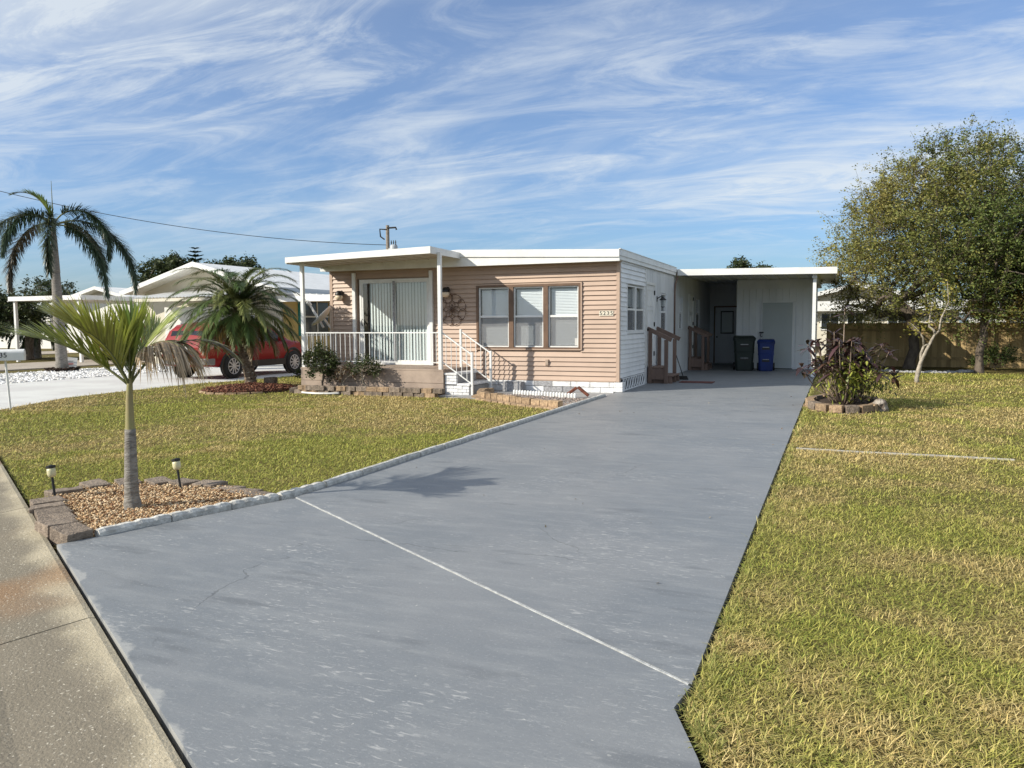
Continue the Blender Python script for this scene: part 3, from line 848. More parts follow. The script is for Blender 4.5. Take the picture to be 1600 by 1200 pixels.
# side windows
for a, b in ((0.58, 1.38), (1.42, 2.22)):
    sash_window(home, 'S', a, b, 1.36, 2.40, 1.86, M['white'], blind=(0.5, 1), screen=True)
mb = MB(); mb.box(-0.002, 0.028, 0.52, 2.28, 1.31, 1.357); mb.box(-0.002, 0.028, 1.381, 1.419, 1.36, 2.40); mb.box(-0.002, 0.028, 0.535, 0.577, 1.36, 2.43)
mb.build('window_surround', M['white_siding'], home)
sash_window(home, 'S', 4.27, 4.93, 1.34, 2.33, 1.84, M['white_siding'], blind=(0.5, 1))
sash_window(home, 'S', 6.96, 7.29, 1.36, 2.33, 1.85, M['white_siding'], blind=(0.0, 1))
sash_window(home, 'S', 10.0, 10.6, 1.36, 2.35, 1.85, M['white_siding'], blind=(0.0, 1))
def side_door(y0, y1, z0, z1):
    d = MB().box(-0.03, 0.005, y0 + 0.05, y1 - 0.05, z0 + 0.01, z1 - 0.06).build('side_door', M['white_siding'], home)
    mb = MB()
    mb.box(-0.03, 0.03, y0, y0 + 0.048, z0, z1); mb.box(-0.03, 0.03, y1 - 0.048, y1, z0, z1); mb.box(-0.03, 0.034, y0 - 0.02, y1 + 0.02, z1 - 0.055, z1 + 0.01)
    mb.build('door_frame', M['white'], d)
    w = y1 - y0 - 0.1; ya = y0 + 0.05
    for (pz0, pz1) in ((0.72, 0.93), (0.38, 0.69), (0.06, 0.34)):
        for k in range(2):
            q0 = ya + w * (0.13 + 0.42 * k); q1 = q0 + w * 0.32; h = z1 - z0
            mb = MB(); zz0 = z0 + h * pz0; zz1 = z0 + h * pz1 - 0.03
            t = 0.014
            mb.box(0.005, 0.016, q0, q1, zz0, zz0 + t); mb.box(0.005, 0.016, q0, q1, zz1 - t, zz1); mb.box(0.005, 0.016, q0, q0 + t, zz0 + t, zz1 - t); mb.box(0.005, 0.016, q1 - t, q1, zz0 + t, zz1 - t)
            mb.build('door_panel', M['white'], d)
    MB().lathe([(0.0, 0.06), (0.03, 0.055), (0.033, 0.04), (0.014, 0.02), (0.014, 0)][::-1], (0.006, y0 + 0.12, z0 + 0.93), 10, (1, 0, 0)).build('door_knob', M['black'], d, smooth=True)
    for hz in (0.25, 1.0, 1.8):
        MB().box(0.005, 0.036, y1 - 0.06, y1 - 0.045, z0 + hz, z0 + hz + 0.11).build('hinge', M['black'], d)
side_door(2.48, 3.48, 0.46, 2.55)
side_door(8.57, 9.43, 0.46, 2.44)
# sliding glass door on the porch
mb = MB()
mb.box(-6.60, -4.64, -0.02, 0.05, 2.60, 2.655); mb.box(-6.60, -4.64, -0.03, 0.05, 0.57, 0.615)
mb.box(-6.60, -6.545, -0.02, 0.05, 0.615, 2.60); mb.box(-4.695, -4.64, -0.02, 0.05, 0.615, 2.60)
sgd = mb.build('sliding_door', M['white'], home)
for a, b, yy in ((-6.545, -5.60, 0.0), (-5.64, -4.695, 0.026)):
    mb = MB()
    t = 0.042
    mb.box(a, a + t, yy - 0.012, yy + 0.012, 0.615, 2.60); mb.box(b - t, b, yy - 0.012, yy + 0.012, 0.615, 2.60)
    mb.box(a + t, b - t, yy - 0.012, yy + 0.012, 2.56, 2.60); mb.box(a + t, b - t, yy - 0.012, yy + 0.012, 0.615, 0.68)
    ps = mb.build('door_panel', M['white'], sgd)
    MB().box(a + t, b - t, yy - 0.003, yy + 0.003, 0.68, 2.56).build('pane', M['glass'], sgd)
MB().box(-5.655, -5.600, -0.025, -0.013, 0.62, 2.60).build('meeting_stile', M['greyblock'], sgd)
mb = MB(); vert_blind(mb, -6.40, -4.70, 0.64, 2.56, 0.11); mb.build('vertical_blind', M['vblind'], sgd)
MB().tube([(-6.52, -0.03, 1.52), (-6.52, -0.06, 1.54), (-6.52, -0.06, 1.66), (-6.52, -0.03, 1.68)], 0.012, 6).build('door_handle', M['black'], sgd)
for x0 in (-6.775, -4.62):                                  # upright shutter tracks beside the door
    MB().box(x0, x0 + 0.085, -0.085, -0.025, 0.57, 2.82).build('shutter_track', M['white'], sgd)
# outlet cover and conduit
o = MB().box(-1.705, -1.625, -0.058, -0.015, 0.605, 0.745).build('outlet_cover', M['beige'], home, bevel=0.006)
MB().box(-1.695, -1.635, -0.066, -0.058, 0.625, 0.725).build('flap', M['deckbeige'], o)
MB().tube([(0.10, 6.14, 3.02), (0.10, 6.14, 2.86), (0.05, 6.10, 2.66), (0.035, 6.09, 2.45), (0.035, 6.09, 1.15)], 0.028, 8).build('downpipe', M['woodstep'], home, smooth=True)
MB().box(0.01, 0.07, 6.02, 6.16, 1.0, 1.16).build('meter_box', M['door_grey'], home)

# ================================================================== front porch
porch = thing('front_porch', 'beige porch deck with flat white roof, white railing and painted block steps', 'porch', (-5.4, -0.75, 0))
DZ = 0.56
dk = MB().box(-7.27, -3.57, -1.46, -0.02, 0.0, DZ - 0.03).build('deck', M['deckbeige'], porch)
for i in range(10):
    y0 = -1.50 + i * 0.147
    MB().box(-7.30, -3.54, y0 + 0.003, y0 + 0.144, DZ - 0.028, DZ + random.uniform(-.002, .002)).build('deck_board', M['deckbeige'], dk)
for z0, z1 in ((0.0, 0.255), (0.262, 0.528)):
    MB().box(-7.30, -3.54, -1.492, -1.462, z0, z1).build('skirt_board', M['deckbeige'], dk, bevel=0.004)
    MB().box(-3.568, -3.54, -1.46, -0.03, z0, z1).build('skirt_board', M['deckbeige'], dk, bevel=0.004)
    MB().box(-7.30, -7.272, -1.46, -0.03, z0, z1).build('skirt_board', M['deckbeige'], dk, bevel=0.004)
# roof
def pz(x): return 3.185 - 0.10 * (-3.70 - x) / 3.75
XL, XR, YF, YB = -7.45, -3.70, -1.72, -0.31
pr = MB().hexa([(XL, YF, pz(XL) - 0.08), (XR, YF, pz(XR) - 0.08), (XR, YB, pz(XR) - 0.10), (XL, YB, pz(XL) - 0.10),
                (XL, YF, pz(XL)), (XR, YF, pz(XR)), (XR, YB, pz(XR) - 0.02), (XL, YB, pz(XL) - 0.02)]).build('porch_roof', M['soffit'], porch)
MB().hexa([(XL - .02, YF - .03, pz(XL) - 0.105), (XR + .02, YF - .03, pz(XR) - 0.13), (XR + .02, YF - .001, pz(XR) - 0.13), (XL - .02, YF - .001, pz(XL) - 0.105),
           (XL - .02, YF - .03, pz(XL) + 0.02), (XR + .02, YF - .03, pz(XR) + 0.02), (XR + .02, YF - .001, pz(XR) + 0.02), (XL - .02, YF - .001, pz(XL) + 0.02)]).build('fascia', M['white'], pr)
for xx, s in ((XR, 1), (XL, -1)):
    a, b = sorted((xx + s * 0.001, xx + s * 0.025))
    MB().hexa([(a, YF, pz(xx) - 0.13), (b, YF, pz(xx) - 0.13), (b, YB, pz(xx) - 0.14), (a, YB, pz(xx) - 0.14),
               (a, YF, pz(xx) + 0.018), (b, YF, pz(xx) + 0.018), (b, YB, pz(xx) + 0.0), (a, YB, pz(xx) + 0.0)]).build('fascia', M['white'], pr)
for i in range(12):                                         # pan joints on the underside
    x = XL + (i + 0.5) * (XR - XL) / 12
    MB().hexa([(x - .012, YF + .02, pz(x) - 0.092), (x + .012, YF + .02, pz(x) - 0.092), (x + .012, YB - .02, pz(x) - 0.112), (x - .012, YB - .02, pz(x) - 0.112),
               (x - .012, YF + .02, pz(x) - 0.078), (x + .012, YF + .02, pz(x) - 0.078), (x + .012, YB - .02, pz(x) - 0.098), (x - .012, YB - .02, pz(x) - 0.098)]).build('roof_rib', M['soffit'], pr)
for xx in (-7.24, -3.63):
    MB().box(xx - 0.04, xx + 0.04, -1.47, -1.39, DZ - 0.005, pz(xx) - 0.085).build('post', M['white'], porch, bevel=0.006)
# front and left railing
def railing(a, b, n, z0, z1, parent, name='railing', rr=0.009):
    a = Vector(a); b = Vector(b)
    A1 = a + Vector((0, 0, z1)); B1 = b + Vector((0, 0, z1)); A0 = a + Vector((0, 0, z0)); B0 = b + Vector((0, 0, z0))
    r_ = MB().beam(A1, B1, 0.032, 0.024).beam(A0, B0, 0.026, 0.02).build(name, M['white'], parent)
    for i in range(n):
        t = (i + 0.5) / n
        MB().tube([A0.lerp(B0, t), A1.lerp(B1, t)], rr, 6).build('baluster', M['white'], r_)
    return r_
railing((-7.20, -1.43, 0), (-3.67, -1.43, 0), 27, 0.71, 1.365, porch)
rl = railing((-7.24, -1.39, 0), (-7.24, -0.05, 0), 10, 0.71, 1.365, porch)
mb = MB()
for s in (-1, 1):
    mb.tube([(-7.24, -1.15 + s * 0.13 * math.sin(q / 12 * math.pi * 1.5), 0.60 + 0.4 * q / 12) for q in range(13)], 0.012, 6)
mb.build('scroll', M['white'], rl)
# steps going down to the right
stp = MB().box(-3.53, -3.26, -1.36, -0.40, 0.0, 0.44).box(-3.26, -2.96, -1.36, -0.40, 0.0, 0.205).build('porch_steps', M['walkgrey'], porch)
def brick_face(x0, x1, z0, z1, y0, y1, rows, L, mat):
    h = (z1 - z0) / rows
    for r in range(rows):
        x = x0 - (L / 2 if r % 2 else 0)
        while x < x1 - 0.01:
            xa, xb = max(x, x0), min(x + L, x1)
            if xb - xa > 0.02:
                MB().box(xa + 0.003, xb - 0.003, y0 + random.uniform(-.005, .003), y1, z0 + r * h + 0.003, z0 + (r + 1) * h - 0.003).build('brick', mat, stp, bevel=0.005)
            x += L
brick_face(-3.53, -3.25, 0.24, 0.44, -1.44, -1.36, 3, 0.2, M['whitebrick'])
brick_face(-3.53, -2.95, 0.0, 0.215, -1.44, -1.36, 3, 0.21, M['whitebrick'])
for x0, x1, z0 in ((-3.55, -3.235, 0.443), (-3.234, -2.93, 0.218)):
    for q in range(2):
        y0 = -1.46 + q * 0.53
        MB().box(x0, x1, y0 + 0.003, y0 + 0.527, z0 - (0.0 if q else 0.0), z0 + 0.045).build('tread', M['whitebrick'], stp, bevel=0.006)
for yy in (-1.40, -0.40):
    sr = MB().box(-2.915, -2.865, yy - 0.025, yy + 0.025, 0.02, 0.94).build('stair_railing', M['white'], porch, bevel=0.004)
    if yy > -1: MB().box(-3.665, -3.615, yy - 0.025, yy + 0.025, DZ, 1.43).build('newel', M['white'], sr, bevel=0.004)
    A1, B1 = Vector((-3.60, yy, 1.36)), Vector((-2.90, yy, 0.90)); A0, B0 = Vector((-3.60, yy, 0.72)), Vector((-2.90, yy, 0.26))
    MB().beam(A1, B1, 0.032, 0.026).build('top_rail', M['white'], sr); MB().beam(A0, B0, 0.026, 0.022).build('bottom_rail', M['white'], sr)
    for i in range(5):
        t = (i + 0.7) / 5.6
        MB().tube([A0.lerp(B0, t), A1.lerp(B1, t)], 0.009, 6).build('baluster', M['white'], sr)

# ================================================================== carport with store room
cp = thing('carport', 'white flat-roofed carport with a single white post and store room at its back', 'carport', (2.0, 9.5, 0))
def cz(x): return 3.065 - 0.065 * x / 4.33
M['carsoffit'] = pm('carport_soffit', (0.66, 0.66, 0.62), (0.58, 0.58, 0.54), 0.9, 0.55)
cr = MB().hexa([(0.022, 6.14, cz(.1) - 0.10), (4.30, 6.14, cz(4.3) - 0.10), (4.30, 13.6, cz(4.3) - 0.10), (0.022, 13.6, cz(.1) - 0.10),
                (0.022, 6.14, cz(.1)), (4.30, 6.14, cz(4.3)), (4.30, 13.6, cz(4.3)), (0.022, 13.6, cz(.1))]).build('roof', M['carsoffit'], cp)
MB().hexa([(0.11, 6.09, cz(.1) - 0.165), (4.34, 6.09, cz(4.3) - 0.165), (4.34, 6.139, cz(4.3) - 0.165), (0.11, 6.139, cz(.1) - 0.165),
           (0.11, 6.09, cz(.1) + 0.012), (4.34, 6.09, cz(4.3) + 0.012), (4.34, 6.139, cz(4.3) + 0.012), (0.11, 6.139, cz(.1) + 0.012)]).build('fascia', M['white'], cr)
MB().box(4.301, 4.34, 6.14, 13.6, 2.84, 3.008).build('fascia', M['white'], cr)
for i in range(14):
    x = 0.25 + i * 0.3
    MB().box(x - 0.015, x + 0.015, 6.15, 13.55, cz(x) - 0.125, cz(x) - 0.095).build('roof_rib', M['carsoffit'], cr)
MB().box(3.72, 3.84, 6.3, 13.5, 2.74, 2.885).build('beam', M['white_panel'], cp)
MB().box(3.735, 3.825, 6.36, 6.45, 0.045, 2.738).build('post', M['white'], cp, bevel=0.006)
MB().box(3.71, 3.85, 6.335, 6.475, 0.05, 0.062).build('post_base', M['white_panel'], cp)
# store room
st = MB().box(1.36, 3.72, 9.92, 13.4, 0.05, 2.93).build('store_room', M['white_panel'], cp)
x = 1.33
while x < 3.74:
    w = min(0.203, 3.75 - x)
    segs = ((0.06, 2.62),) if (x + w < 2.13 or x > 3.07) else ((2.20, 2.62),)
    for a, b in segs:
        MB().box(x + 0.003, x + w - 0.003, 9.895, 9.918, a, b).build('wall_panel', M['white_panel'], st)
    x += w
MB().box(1.33, 3.75, 9.885, 9.917, 2.625, 2.90).build('header_board', M['white_panel'], st)
sdn = MB().box(2.15, 3.05, 9.872, 9.915, 0.06, 2.17).build('store_door', M['door_grey'], cp)
mb = MB(); mb.box(2.11, 2.147, 9.88, 9.914, 0.06, 2.20); mb.box(3.053, 3.09, 9.88, 9.914, 0.06, 2.20); mb.box(2.11, 3.09, 9.88, 9.914, 2.173, 2.205)
mb.build('door_frame', M['white_panel'], sdn)
mb = MB(); mb.box(2.05, 2.19, 9.862, 9.872, 1.20, 1.24); mb.tube([(2.12, 9.855, 1.20), (2.09, 9.85, 1.12), (2.12, 9.85, 1.06), (2.15, 9.855, 1.12)], 0.012, 6); mb.build('hasp', M['black'], sdn)
MB().box(2.12, 3.08, 9.87, 9.91, 0.05, 0.075).build('threshold', M['black'], sdn)
# back wall of the passage with its half-glazed door
bw = MB().box(-0.1, 1.355, 13.12, 13.3, 0.05, 3.0).build('back_wall', M['white_panel'], cp)
bd = MB().box(0.22, 0.98, 13.06, 13.115, 0.06, 2.10).build('back_door', M['white_panel'], cp)
mb = MB(); mb.box(0.17, 0.215, 13.05, 13.118, 0.06, 2.15); mb.box(0.985, 1.03, 13.05, 13.118, 0.06, 2.15); mb.box(0.17, 1.03, 13.05, 13.118, 2.105, 2.15); mb.build('door_frame', M['brown'], bd)
mb = MB(); mb.box(0.42, 0.88, 13.03, 13.058, 1.14, 1.18); mb.box(0.42, 0.88, 13.03, 13.058, 1.93, 1.97); mb.box(0.42, 0.455, 13.03, 13.058, 1.18, 1.93); mb.box(0.845, 0.88, 13.03, 13.058, 1.18, 1.93); mb.build('door_window', M['black'], bd)
MB().box(0.455, 0.845, 13.045, 13.055, 1.18, 1.93).build('pane', M['vblind'], bd)
MB().lathe([(0, .05), (.03, .045), (.03, .03), (.012, .015), (.012, 0)][::-1], (0.29, 13.055, 1.02), 10, (0, -1, 0)).build('door_knob', M['black'], bd)

# wooden steps with handrails at the two side doors
def wood_steps(label, y0):
    t = thing('wooden_steps', label, 'steps', (0.012, y0, 0.05), 0, 'brown wooden side steps', local=True)
    for yy in (0.0, 1.10):
        for xx, h in ((0.03, 1.33), (0.43, 1.08)):
            MB().box(xx, xx + 0.085, yy, yy + 0.085, 0, h).build('post', M['woodstep'], t, bevel=0.004)
        MB().beam((-0.0, yy + 0.0425, 1.36), (0.60, yy + 0.0425, 1.08), 0.09, 0.10).build('handrail', M['woodstep'], t, bevel=0.004)
    for i in range(3):
        MB().box(0.005 + i * 0.1, 0.1 + i * 0.1, 0.09, 1.09, 0.36, 0.395).build('tread', M['woodstep'], t)
    for i in range(3):
        MB().box(0.32 + i * 0.1, 0.415 + i * 0.1, 0.09, 1.09, 0.165, 0.20).build('tread', M['woodstep'], t)
    for yy in (0.10, 0.58, 1.04):
        MB().prism([(0.0, yy, 0), (0.62, yy, 0), (0.60, yy, 0.163), (0.31, yy, 0.163), (0.30, yy, 0.358), (0.0, yy, 0.358)], (0, 0.04, 0)).build('stringer', M['woodstep'], t)
    MB().box(0.115, 0.428, 0.015, 0.045, 0.10, 0.36).build('side_panel', M['woodstep'], t)
    return t
wood_steps('brown wooden steps with handrails at the nearer white side door', 2.62)
wood_steps('brown wooden steps with handrails deeper under the carport, before the bins', 8.45)
# ================================================================== small things on the house
def globe_lamp(label, x, z):
    t = thing('wall_lamp', label, 'lamp', (x, -0.02, z), 0, 'globe lamps on the front wall', local=True)
    MB().lathe([(0.055, 0), (0.055, 0.012), (0.03, 0.03)], (0, 0, 0.10), 12, (0, -1, 0)).build('backplate', M['black'], t)
    MB().tube([(0, -0.02, 0.10), (0, -0.07, 0.13), (0, -0.11, 0.12)], 0.012, 6).build('arm', M['black'], t)
    MB().lathe([(0.0, 0.145), (0.045, 0.14), (0.085, 0.10), (0.098, 0.045), (0.098, 0.03)][::-1], (0, -0.12, 0), 16).build('cap', M['black'], t, smooth=True)
    MB().lathe([(0.085, 0.03), (0.096, -0.005), (0.09, -0.05), (0.06, -0.085), (0.0, -0.095)][::-1], (0, -0.12, 0), 16).build('globe', M['globe'], t, smooth=True)
globe_lamp('black-capped globe lamp on the beige wall left of the sliding door', -7.12, 2.25)
globe_lamp('black-capped globe lamp above the scrolled metal wall ornament', -4.15, 2.27)
t = thing('lantern', 'black lantern on the white side wall beside the nearer side door', 'lamp', (0.01, 3.75, 2.0), local=True)
MB().box(0, 0.015, -0.03, 0.03, 0.10, 0.24).build('backplate', M['black'], t)
MB().tube([(0.01, 0, 0.18), (0.10, 0, 0.23), (0.16, 0, 0.21)], 0.013, 6).build('arm', M['black'], t)
MB().lathe([(0.0, 0.25), (0.02, 0.22), (0.09, 0.15), (0.09, 0.135)][::-1], (0.16, 0, 0), 8).build('cap', M['black'], t)
MB().lathe([(0.075, 0.13), (0.05, -0.03)][::-1], (0.16, 0, 0), 8).build('shade', M['glass'], t)
MB().lathe([(0.05, -0.03), (0.055, -0.04), (0.0, -0.06)][::-1], (0.16, 0, 0), 8).build('base', M['black'], t)

orn = thing('wall_ornament', 'round scrolled dark metal ornament on the beige wall beside the window', 'ornament', (-4.03, -0.03, 1.89), local=True)
for k in range(8):
    a = math.pi / 8 + k * math.pi / 4
    ca, sa = math.cos(a), math.sin(a)
    def pt(r, w, d=-0.02): return (1.22 * (r * ca - w * sa), d, 1.22 * (r * sa + w * ca))
    mb = MB()
    for s in (-1, 1):
        P = []
        for q in range(15):
            f = q / 14 * 4.4
            P.append(pt(0.235 + 0.085 * math.cos(math.pi - f * 0.75) * (1 - 0.02 * q), s * (0.012 + 0.118 * math.sin(f * 0.72) * (1 - q / 40))))
        mb.tube(P, 0.007, 5)
    mb.tube([pt(0.03, 0), pt(0.09, 0.028), pt(0.155, 0.0), pt(0.09, -0.028), pt(0.03, 0)], 0.006, 5)
    mb.build('scroll', M['bronze'], orn)
MB().lathe([(0.03, 0), (0.035, 0.012), (0.0, 0.03)], (0, -0.01, 0), 10, (0, -1, 0)).build('boss', M['bronze'], orn)

hn = thing('house_number', 'small house number plate reading 5235 near the wall corner', 'number plate', (-0.295, -0.03, 1.765), local=True)
M['numplate'] = pm('number_tile', (0.72, 0.66, 0.54), rough=0.5)
M['ink'] = pm('black_ink', (0.01, 0.01, 0.01), rough=0.5)
for i, ch in enumerate('5235'):
    x = -0.12 + i * 0.08
    pl_ = MB().box(x - 0.037, x + 0.037, -0.008, 0.006, -0.055, 0.055).build('tile', M['numplate'], hn)
    me = text_mesh(ch, 0.12)
    me.transform(Matrix.Translation((x, -0.011, 0)) @ Matrix.Rotation(rad(90), 4, 'X'))
    link('digit', me, M['ink'], pl_)

dish = thing('satellite_dish', 'white satellite dish on the left flank of the house behind the porch', 'dish', (-7.50, 0.35, 1.48), local=True)
dish.scale = (1.35, 1.35, 1.35)
ax = Vector((-0.62, -0.35, 0.70)).normalized()
P = [(0.02, -0.052)] + [(0.27 * q / 6, -0.05 + 0.075 * (q / 6) ** 2) for q in range(1, 7)] + [(0.275 * q / 6, -0.062 + 0.075 * (q / 6) ** 2) for q in range(6, 0, -1)]
MB().lathe(P[::-1], (-0.36, 0.0, 0.22), 22, ax).build('reflector', M['white'], dish, smooth=True)
MB().tube([(0.0, 0, 0.0), (-0.16, 0, -0.02), (-0.28, 0.02, 0.10), (-0.34, 0.01, 0.18)], 0.024, 8).build('mast', M['white'], dish)
c0 = Vector((-0.36, 0, 0.22)) + ax * 0.34
MB().beam((-0.30, -0.05, 0.0), c0, 0.04, 0.03).build('feed_arm', M['white'], dish)
MB().lathe([(0.03, -0.05), (0.045, 0.03), (0.03, 0.06)], c0, 10, ax).build('feed_horn', M['white'], dish)

# ---------------- wheeled bins under the carport
def bin_(label, x, y, col, sc, rz):
    mt = pm('bin_plastic', col, tuple(c * 0.75 for c in col), 3, 0.45)
    t = thing('wheeled_bin', label, 'bin', (x, y, 0.052), rz, 'wheeled bins under the carport', local=True)
    w0, w1, d0, d1, h = 0.25 * sc, 0.315 * sc, 0.27 * sc, 0.37 * sc, 1.0 * sc ** 0.5
    mb = MB()
    lv = [(0.0, 0.92), (0.03, 1.0), (0.55, 1.0), (0.56, 1.03), (0.60, 1.03), (0.61, 1.0), (0.93, 1.0), (0.94, 1.06), (1.0, 1.06)]
    ring = []
    for q, k in lv:
        w = (w0 + (w1 - w0) * q) * k; d = (d0 + (d1 - d0) * q) * k; c = 0.06
        ring.append([(-w + c, -d, q * h), (w - c, -d, q * h), (w, -d + c, q * h), (w, d - c, q * h), (w - c, d, q * h), (-w + c, d, q * h), (-w, d - c, q * h), (-w, -d + c, q * h)])
    for r in ring: mb.v += r
    for i in range(len(ring) - 1):
        for j in range(8): mb.f.append((i * 8 + j, i * 8 + (j + 1) % 8, (i + 1) * 8 + (j + 1) % 8, (i + 1) * 8 + j))
    mb.f += [tuple(range(8))[::-1], tuple(range(len(ring) * 8 - 8, len(ring) * 8))]
    body = mb.build('body', mt, t, smooth=False)
    for zz in (0.38, 0.80):
        MB().box(-0.14 * sc, 0.14 * sc, -(d0 + (d1 - d0) * zz) - 0.004, -(d0 + (d1 - d0) * zz) + 0.03, zz * h - 0.055, zz * h + 0.005).build('recess_shade', M['black'], body)  # black box on the face, painting the shade of a grip hollow
        MB().box(-0.115 * sc, 0.115 * sc, -(d0 + (d1 - d0) * zz) - 0.018, -(d0 + (d1 - d0) * zz) - 0.005, zz * h + 0.008, zz * h + 0.03).build('grab_bar', M['greyblock'], body)
    w, d = w1 * 1.1, d1 * 1.1
    lid = MB().hexa([(-w, -d - .03, h + .002), (w, -d - .03, h + .002), (w, d, h + .002), (-w, d, h + .002), (-w * .82, -d * .85, h + .075), (w * .82, -d * .85, h + .075), (w * .82, d * .9, h + .085), (-w * .82, d * .9, h + .085)]).build('lid', mt, t, bevel=0.015)
    MB().tube([(-w * .7, d * .96, h - .02), (-w * .7, d + .09, h + .02), (w * .7, d + .09, h + .02), (w * .7, d * .96, h - .02)], 0.018, 6).build('handle', mt, t)
    for s in (-1, 1):
        MB().lathe([(0.0, -.03), (.115, -.03), (.12, -.015), (.12, .015), (.115, .03), (0, .03)], (s * (w0 + 0.035), d0 + 0.02, 0.12), 14, (1, 0, 0)).build('wheel', M['black'], t)
bin_('large dark green-black wheeled bin beside the blue bin under the carport', 1.70, 8.78, (0.020, 0.030, 0.026), 1.0, rad(8))
bin_('narrower blue wheeled bin standing before the grey store room door', 2.36, 8.75, (0.012, 0.032, 0.16), 0.80, rad(4))

# ---------------- garden beds
def block_mesh(L, D, H, rough=0.012, taper=0.85):
    mb = MB()
    nx = 4
    front = [(-L / 2 + L * i / nx, -D / 2 - random.uniform(0, rough)) for i in range(nx + 1)]
    back = [(L / 2 * taper, D / 2), (-L / 2 * taper, D / 2)]
    poly = front + back
    j = lambda: random.uniform(-0.004, 0.004)
    n = len(poly)
    mb.v = [(x + j(), y + j(), 0) for x, y in poly] + [(x + j(), y + j() + (0.006 if i <= nx else 0), H + j()) for i, (x, y) in enumerate(poly)]
    mb.f = [tuple(range(n))[::-1], tuple(range(n, 2 * n))] + [(i, (i + 1) % n, (i + 1) % n + n, i + n) for i in range(n)]
    return mb
def put_block(parent, mb, x, y, z, rz, mat, rx=0.0, ry=0.0):
    o = mb.build('block', mat, None, bevel=0.007)
    o.parent = parent
    o.location = (x, y, z); o.rotation_euler = (rx, ry, rz)
    if parent.type == 'EMPTY' and parent.get('_world'): o.matrix_parent_inverse = Matrix.Translation(-parent.location)
    return o
# palm bed by the street
bed = thing('palm_bed_edging', 'ring of brown-grey concrete blocks around the young palm bed by the street', 'edging', (-1.2, -12.0, 0))
ring = [(-0.70, -12.80, 0.30, -18, 1), (-0.98, -12.72, 0.28, -20, 1), (-1.10, -12.60, 0.27, 57, 0), (-1.29, -12.48, 0.27, 60, 0), (-1.48, -12.36, 0.26, 63, 0), (-1.68, -12.25, 0.27, 55, 0), (-1.88, -12.10, 0.26, 66, 0),
        (-2.12, -11.74, 0.30, 245, 0), (-2.13, -11.42, 0.30, 160, 0), (-1.93, -11.22, 0.30, 152, 0), (-1.66, -11.10, 0.28, 160, 0),
        (-1.40, -11.05, 0.29, 170, 0), (-1.12, -11.02, 0.29, 178, 0), (-0.86, -11.06, 0.28, 187, 0), (-0.62, -11.12, 0.28, 192, 0), (-0.42, -11.17, 0.24, 190, 0), (-0.22, -11.20, 0.22, 185, 0)]
for i, (x, y, L, a, tall) in enumerate(ring):
    h = 0.125 if tall else (0.088 if i < 13 else 0.065)
    put_block(bed, block_mesh(L, 0.19, h), x, y, -0.015, rad(a), M['blockB'], random.uniform(-.05, .05), random.uniform(-.05, .05))
def pebbles(name, label, cat, poly, n, size, cols, z=0.0, parent=None, zamp=0.02, kind='stuff', flat_=0.5, rng=np.random.default_rng(3), mound=None):
    xs_ = [p[0] for p in poly]; ys_ = [p[1] for p in poly]
    X = rng.uniform(min(xs_), max(xs_), n * 3); Y = rng.uniform(min(ys_), max(ys_), n * 3)
    ok = inpoly(X, Y, poly); X = X[ok][:n]; Y = Y[ok][:n]; n = len(X)
    s = size * rng.uniform(0.5, 1.5, n)
    Z = z + rng.uniform(0, zamp, n)
    if mound is not None: Z = Z + mound(X, Y)
    base = np.array([(1, 0, 0), (0, 1, 0), (-1, 0, 0), (0, -1, 0), (0, 0, 1), (0, 0, -1)], float)
    tri = np.array([(0, 1, 4), (1, 2, 4), (2, 3, 4), (3, 0, 4), (1, 0, 5), (2, 1, 5), (3, 2, 5), (0, 3, 5)])
    V = base[None] * rng.uniform(0.6, 1.3, (n, 6, 1)) * s[:, None, None] * np.array([1.0, 0.62, flat_])
    a = rng.uniform(0, 6.28, n); ca, sa = np.cos(a)[:, None], np.sin(a)[:, None]
    x = V[:, :, 0] * ca - V[:, :, 1] * sa; y = V[:, :, 0] * sa + V[:, :, 1] * ca
    tl = rng.normal(0, 0.35, (n, 1)); zz = V[:, :, 2] + x * tl
    V = np.stack([x + X[:, None], y + Y[:, None], zz + Z[:, None]], axis=2)
    F = (np.arange(n) * 6)[:, None, None] + tri[None]
    ci = rng.integers(0, len(cols), n); C = np.array(cols)[ci] * rng.uniform(0.75, 1.25, (n, 1))
    o = link(name, np_mesh(name, V.reshape(-1, 3), F.reshape(-1, 3), np.repeat(C, 6, axis=0)), M['stone'], parent, kind=kind)
    if label: tag(o, label, cat)
    return o
PALM_BED = [(-0.56, -12.80), (-0.42, -12.2), (-0.29, -11.7), (-0.12, -11.30), (-0.4, -11.16), (-0.86, -11.0), (-1.4, -10.98), (-1.95, -11.17), (-2.2, -11.5), (-2.15, -11.8), (-1.85, -12.2), (-1.3, -12.6), (-0.9, -12.8)]
M['tanmulch'] = pm('tan_mulch_base', (0.28, 0.17, 0.085), (0.15, 0.09, 0.05), 30, 0.95, bump=1.0, bscale=60)
flat('palm_bed', PALM_BED, -0.05, 0.022, M['tanmulch'])
pebbles('wood_chip_mulch', 'tan chips covering the young palm bed', 'mulch', PALM_BED, 14000, 0.014, [(0.52, 0.36, 0.20), (0.60, 0.45, 0.28), (0.40, 0.25, 0.13), (0.24, 0.13, 0.07), (0.64, 0.51, 0.34)], z=0.022, zamp=0.03)

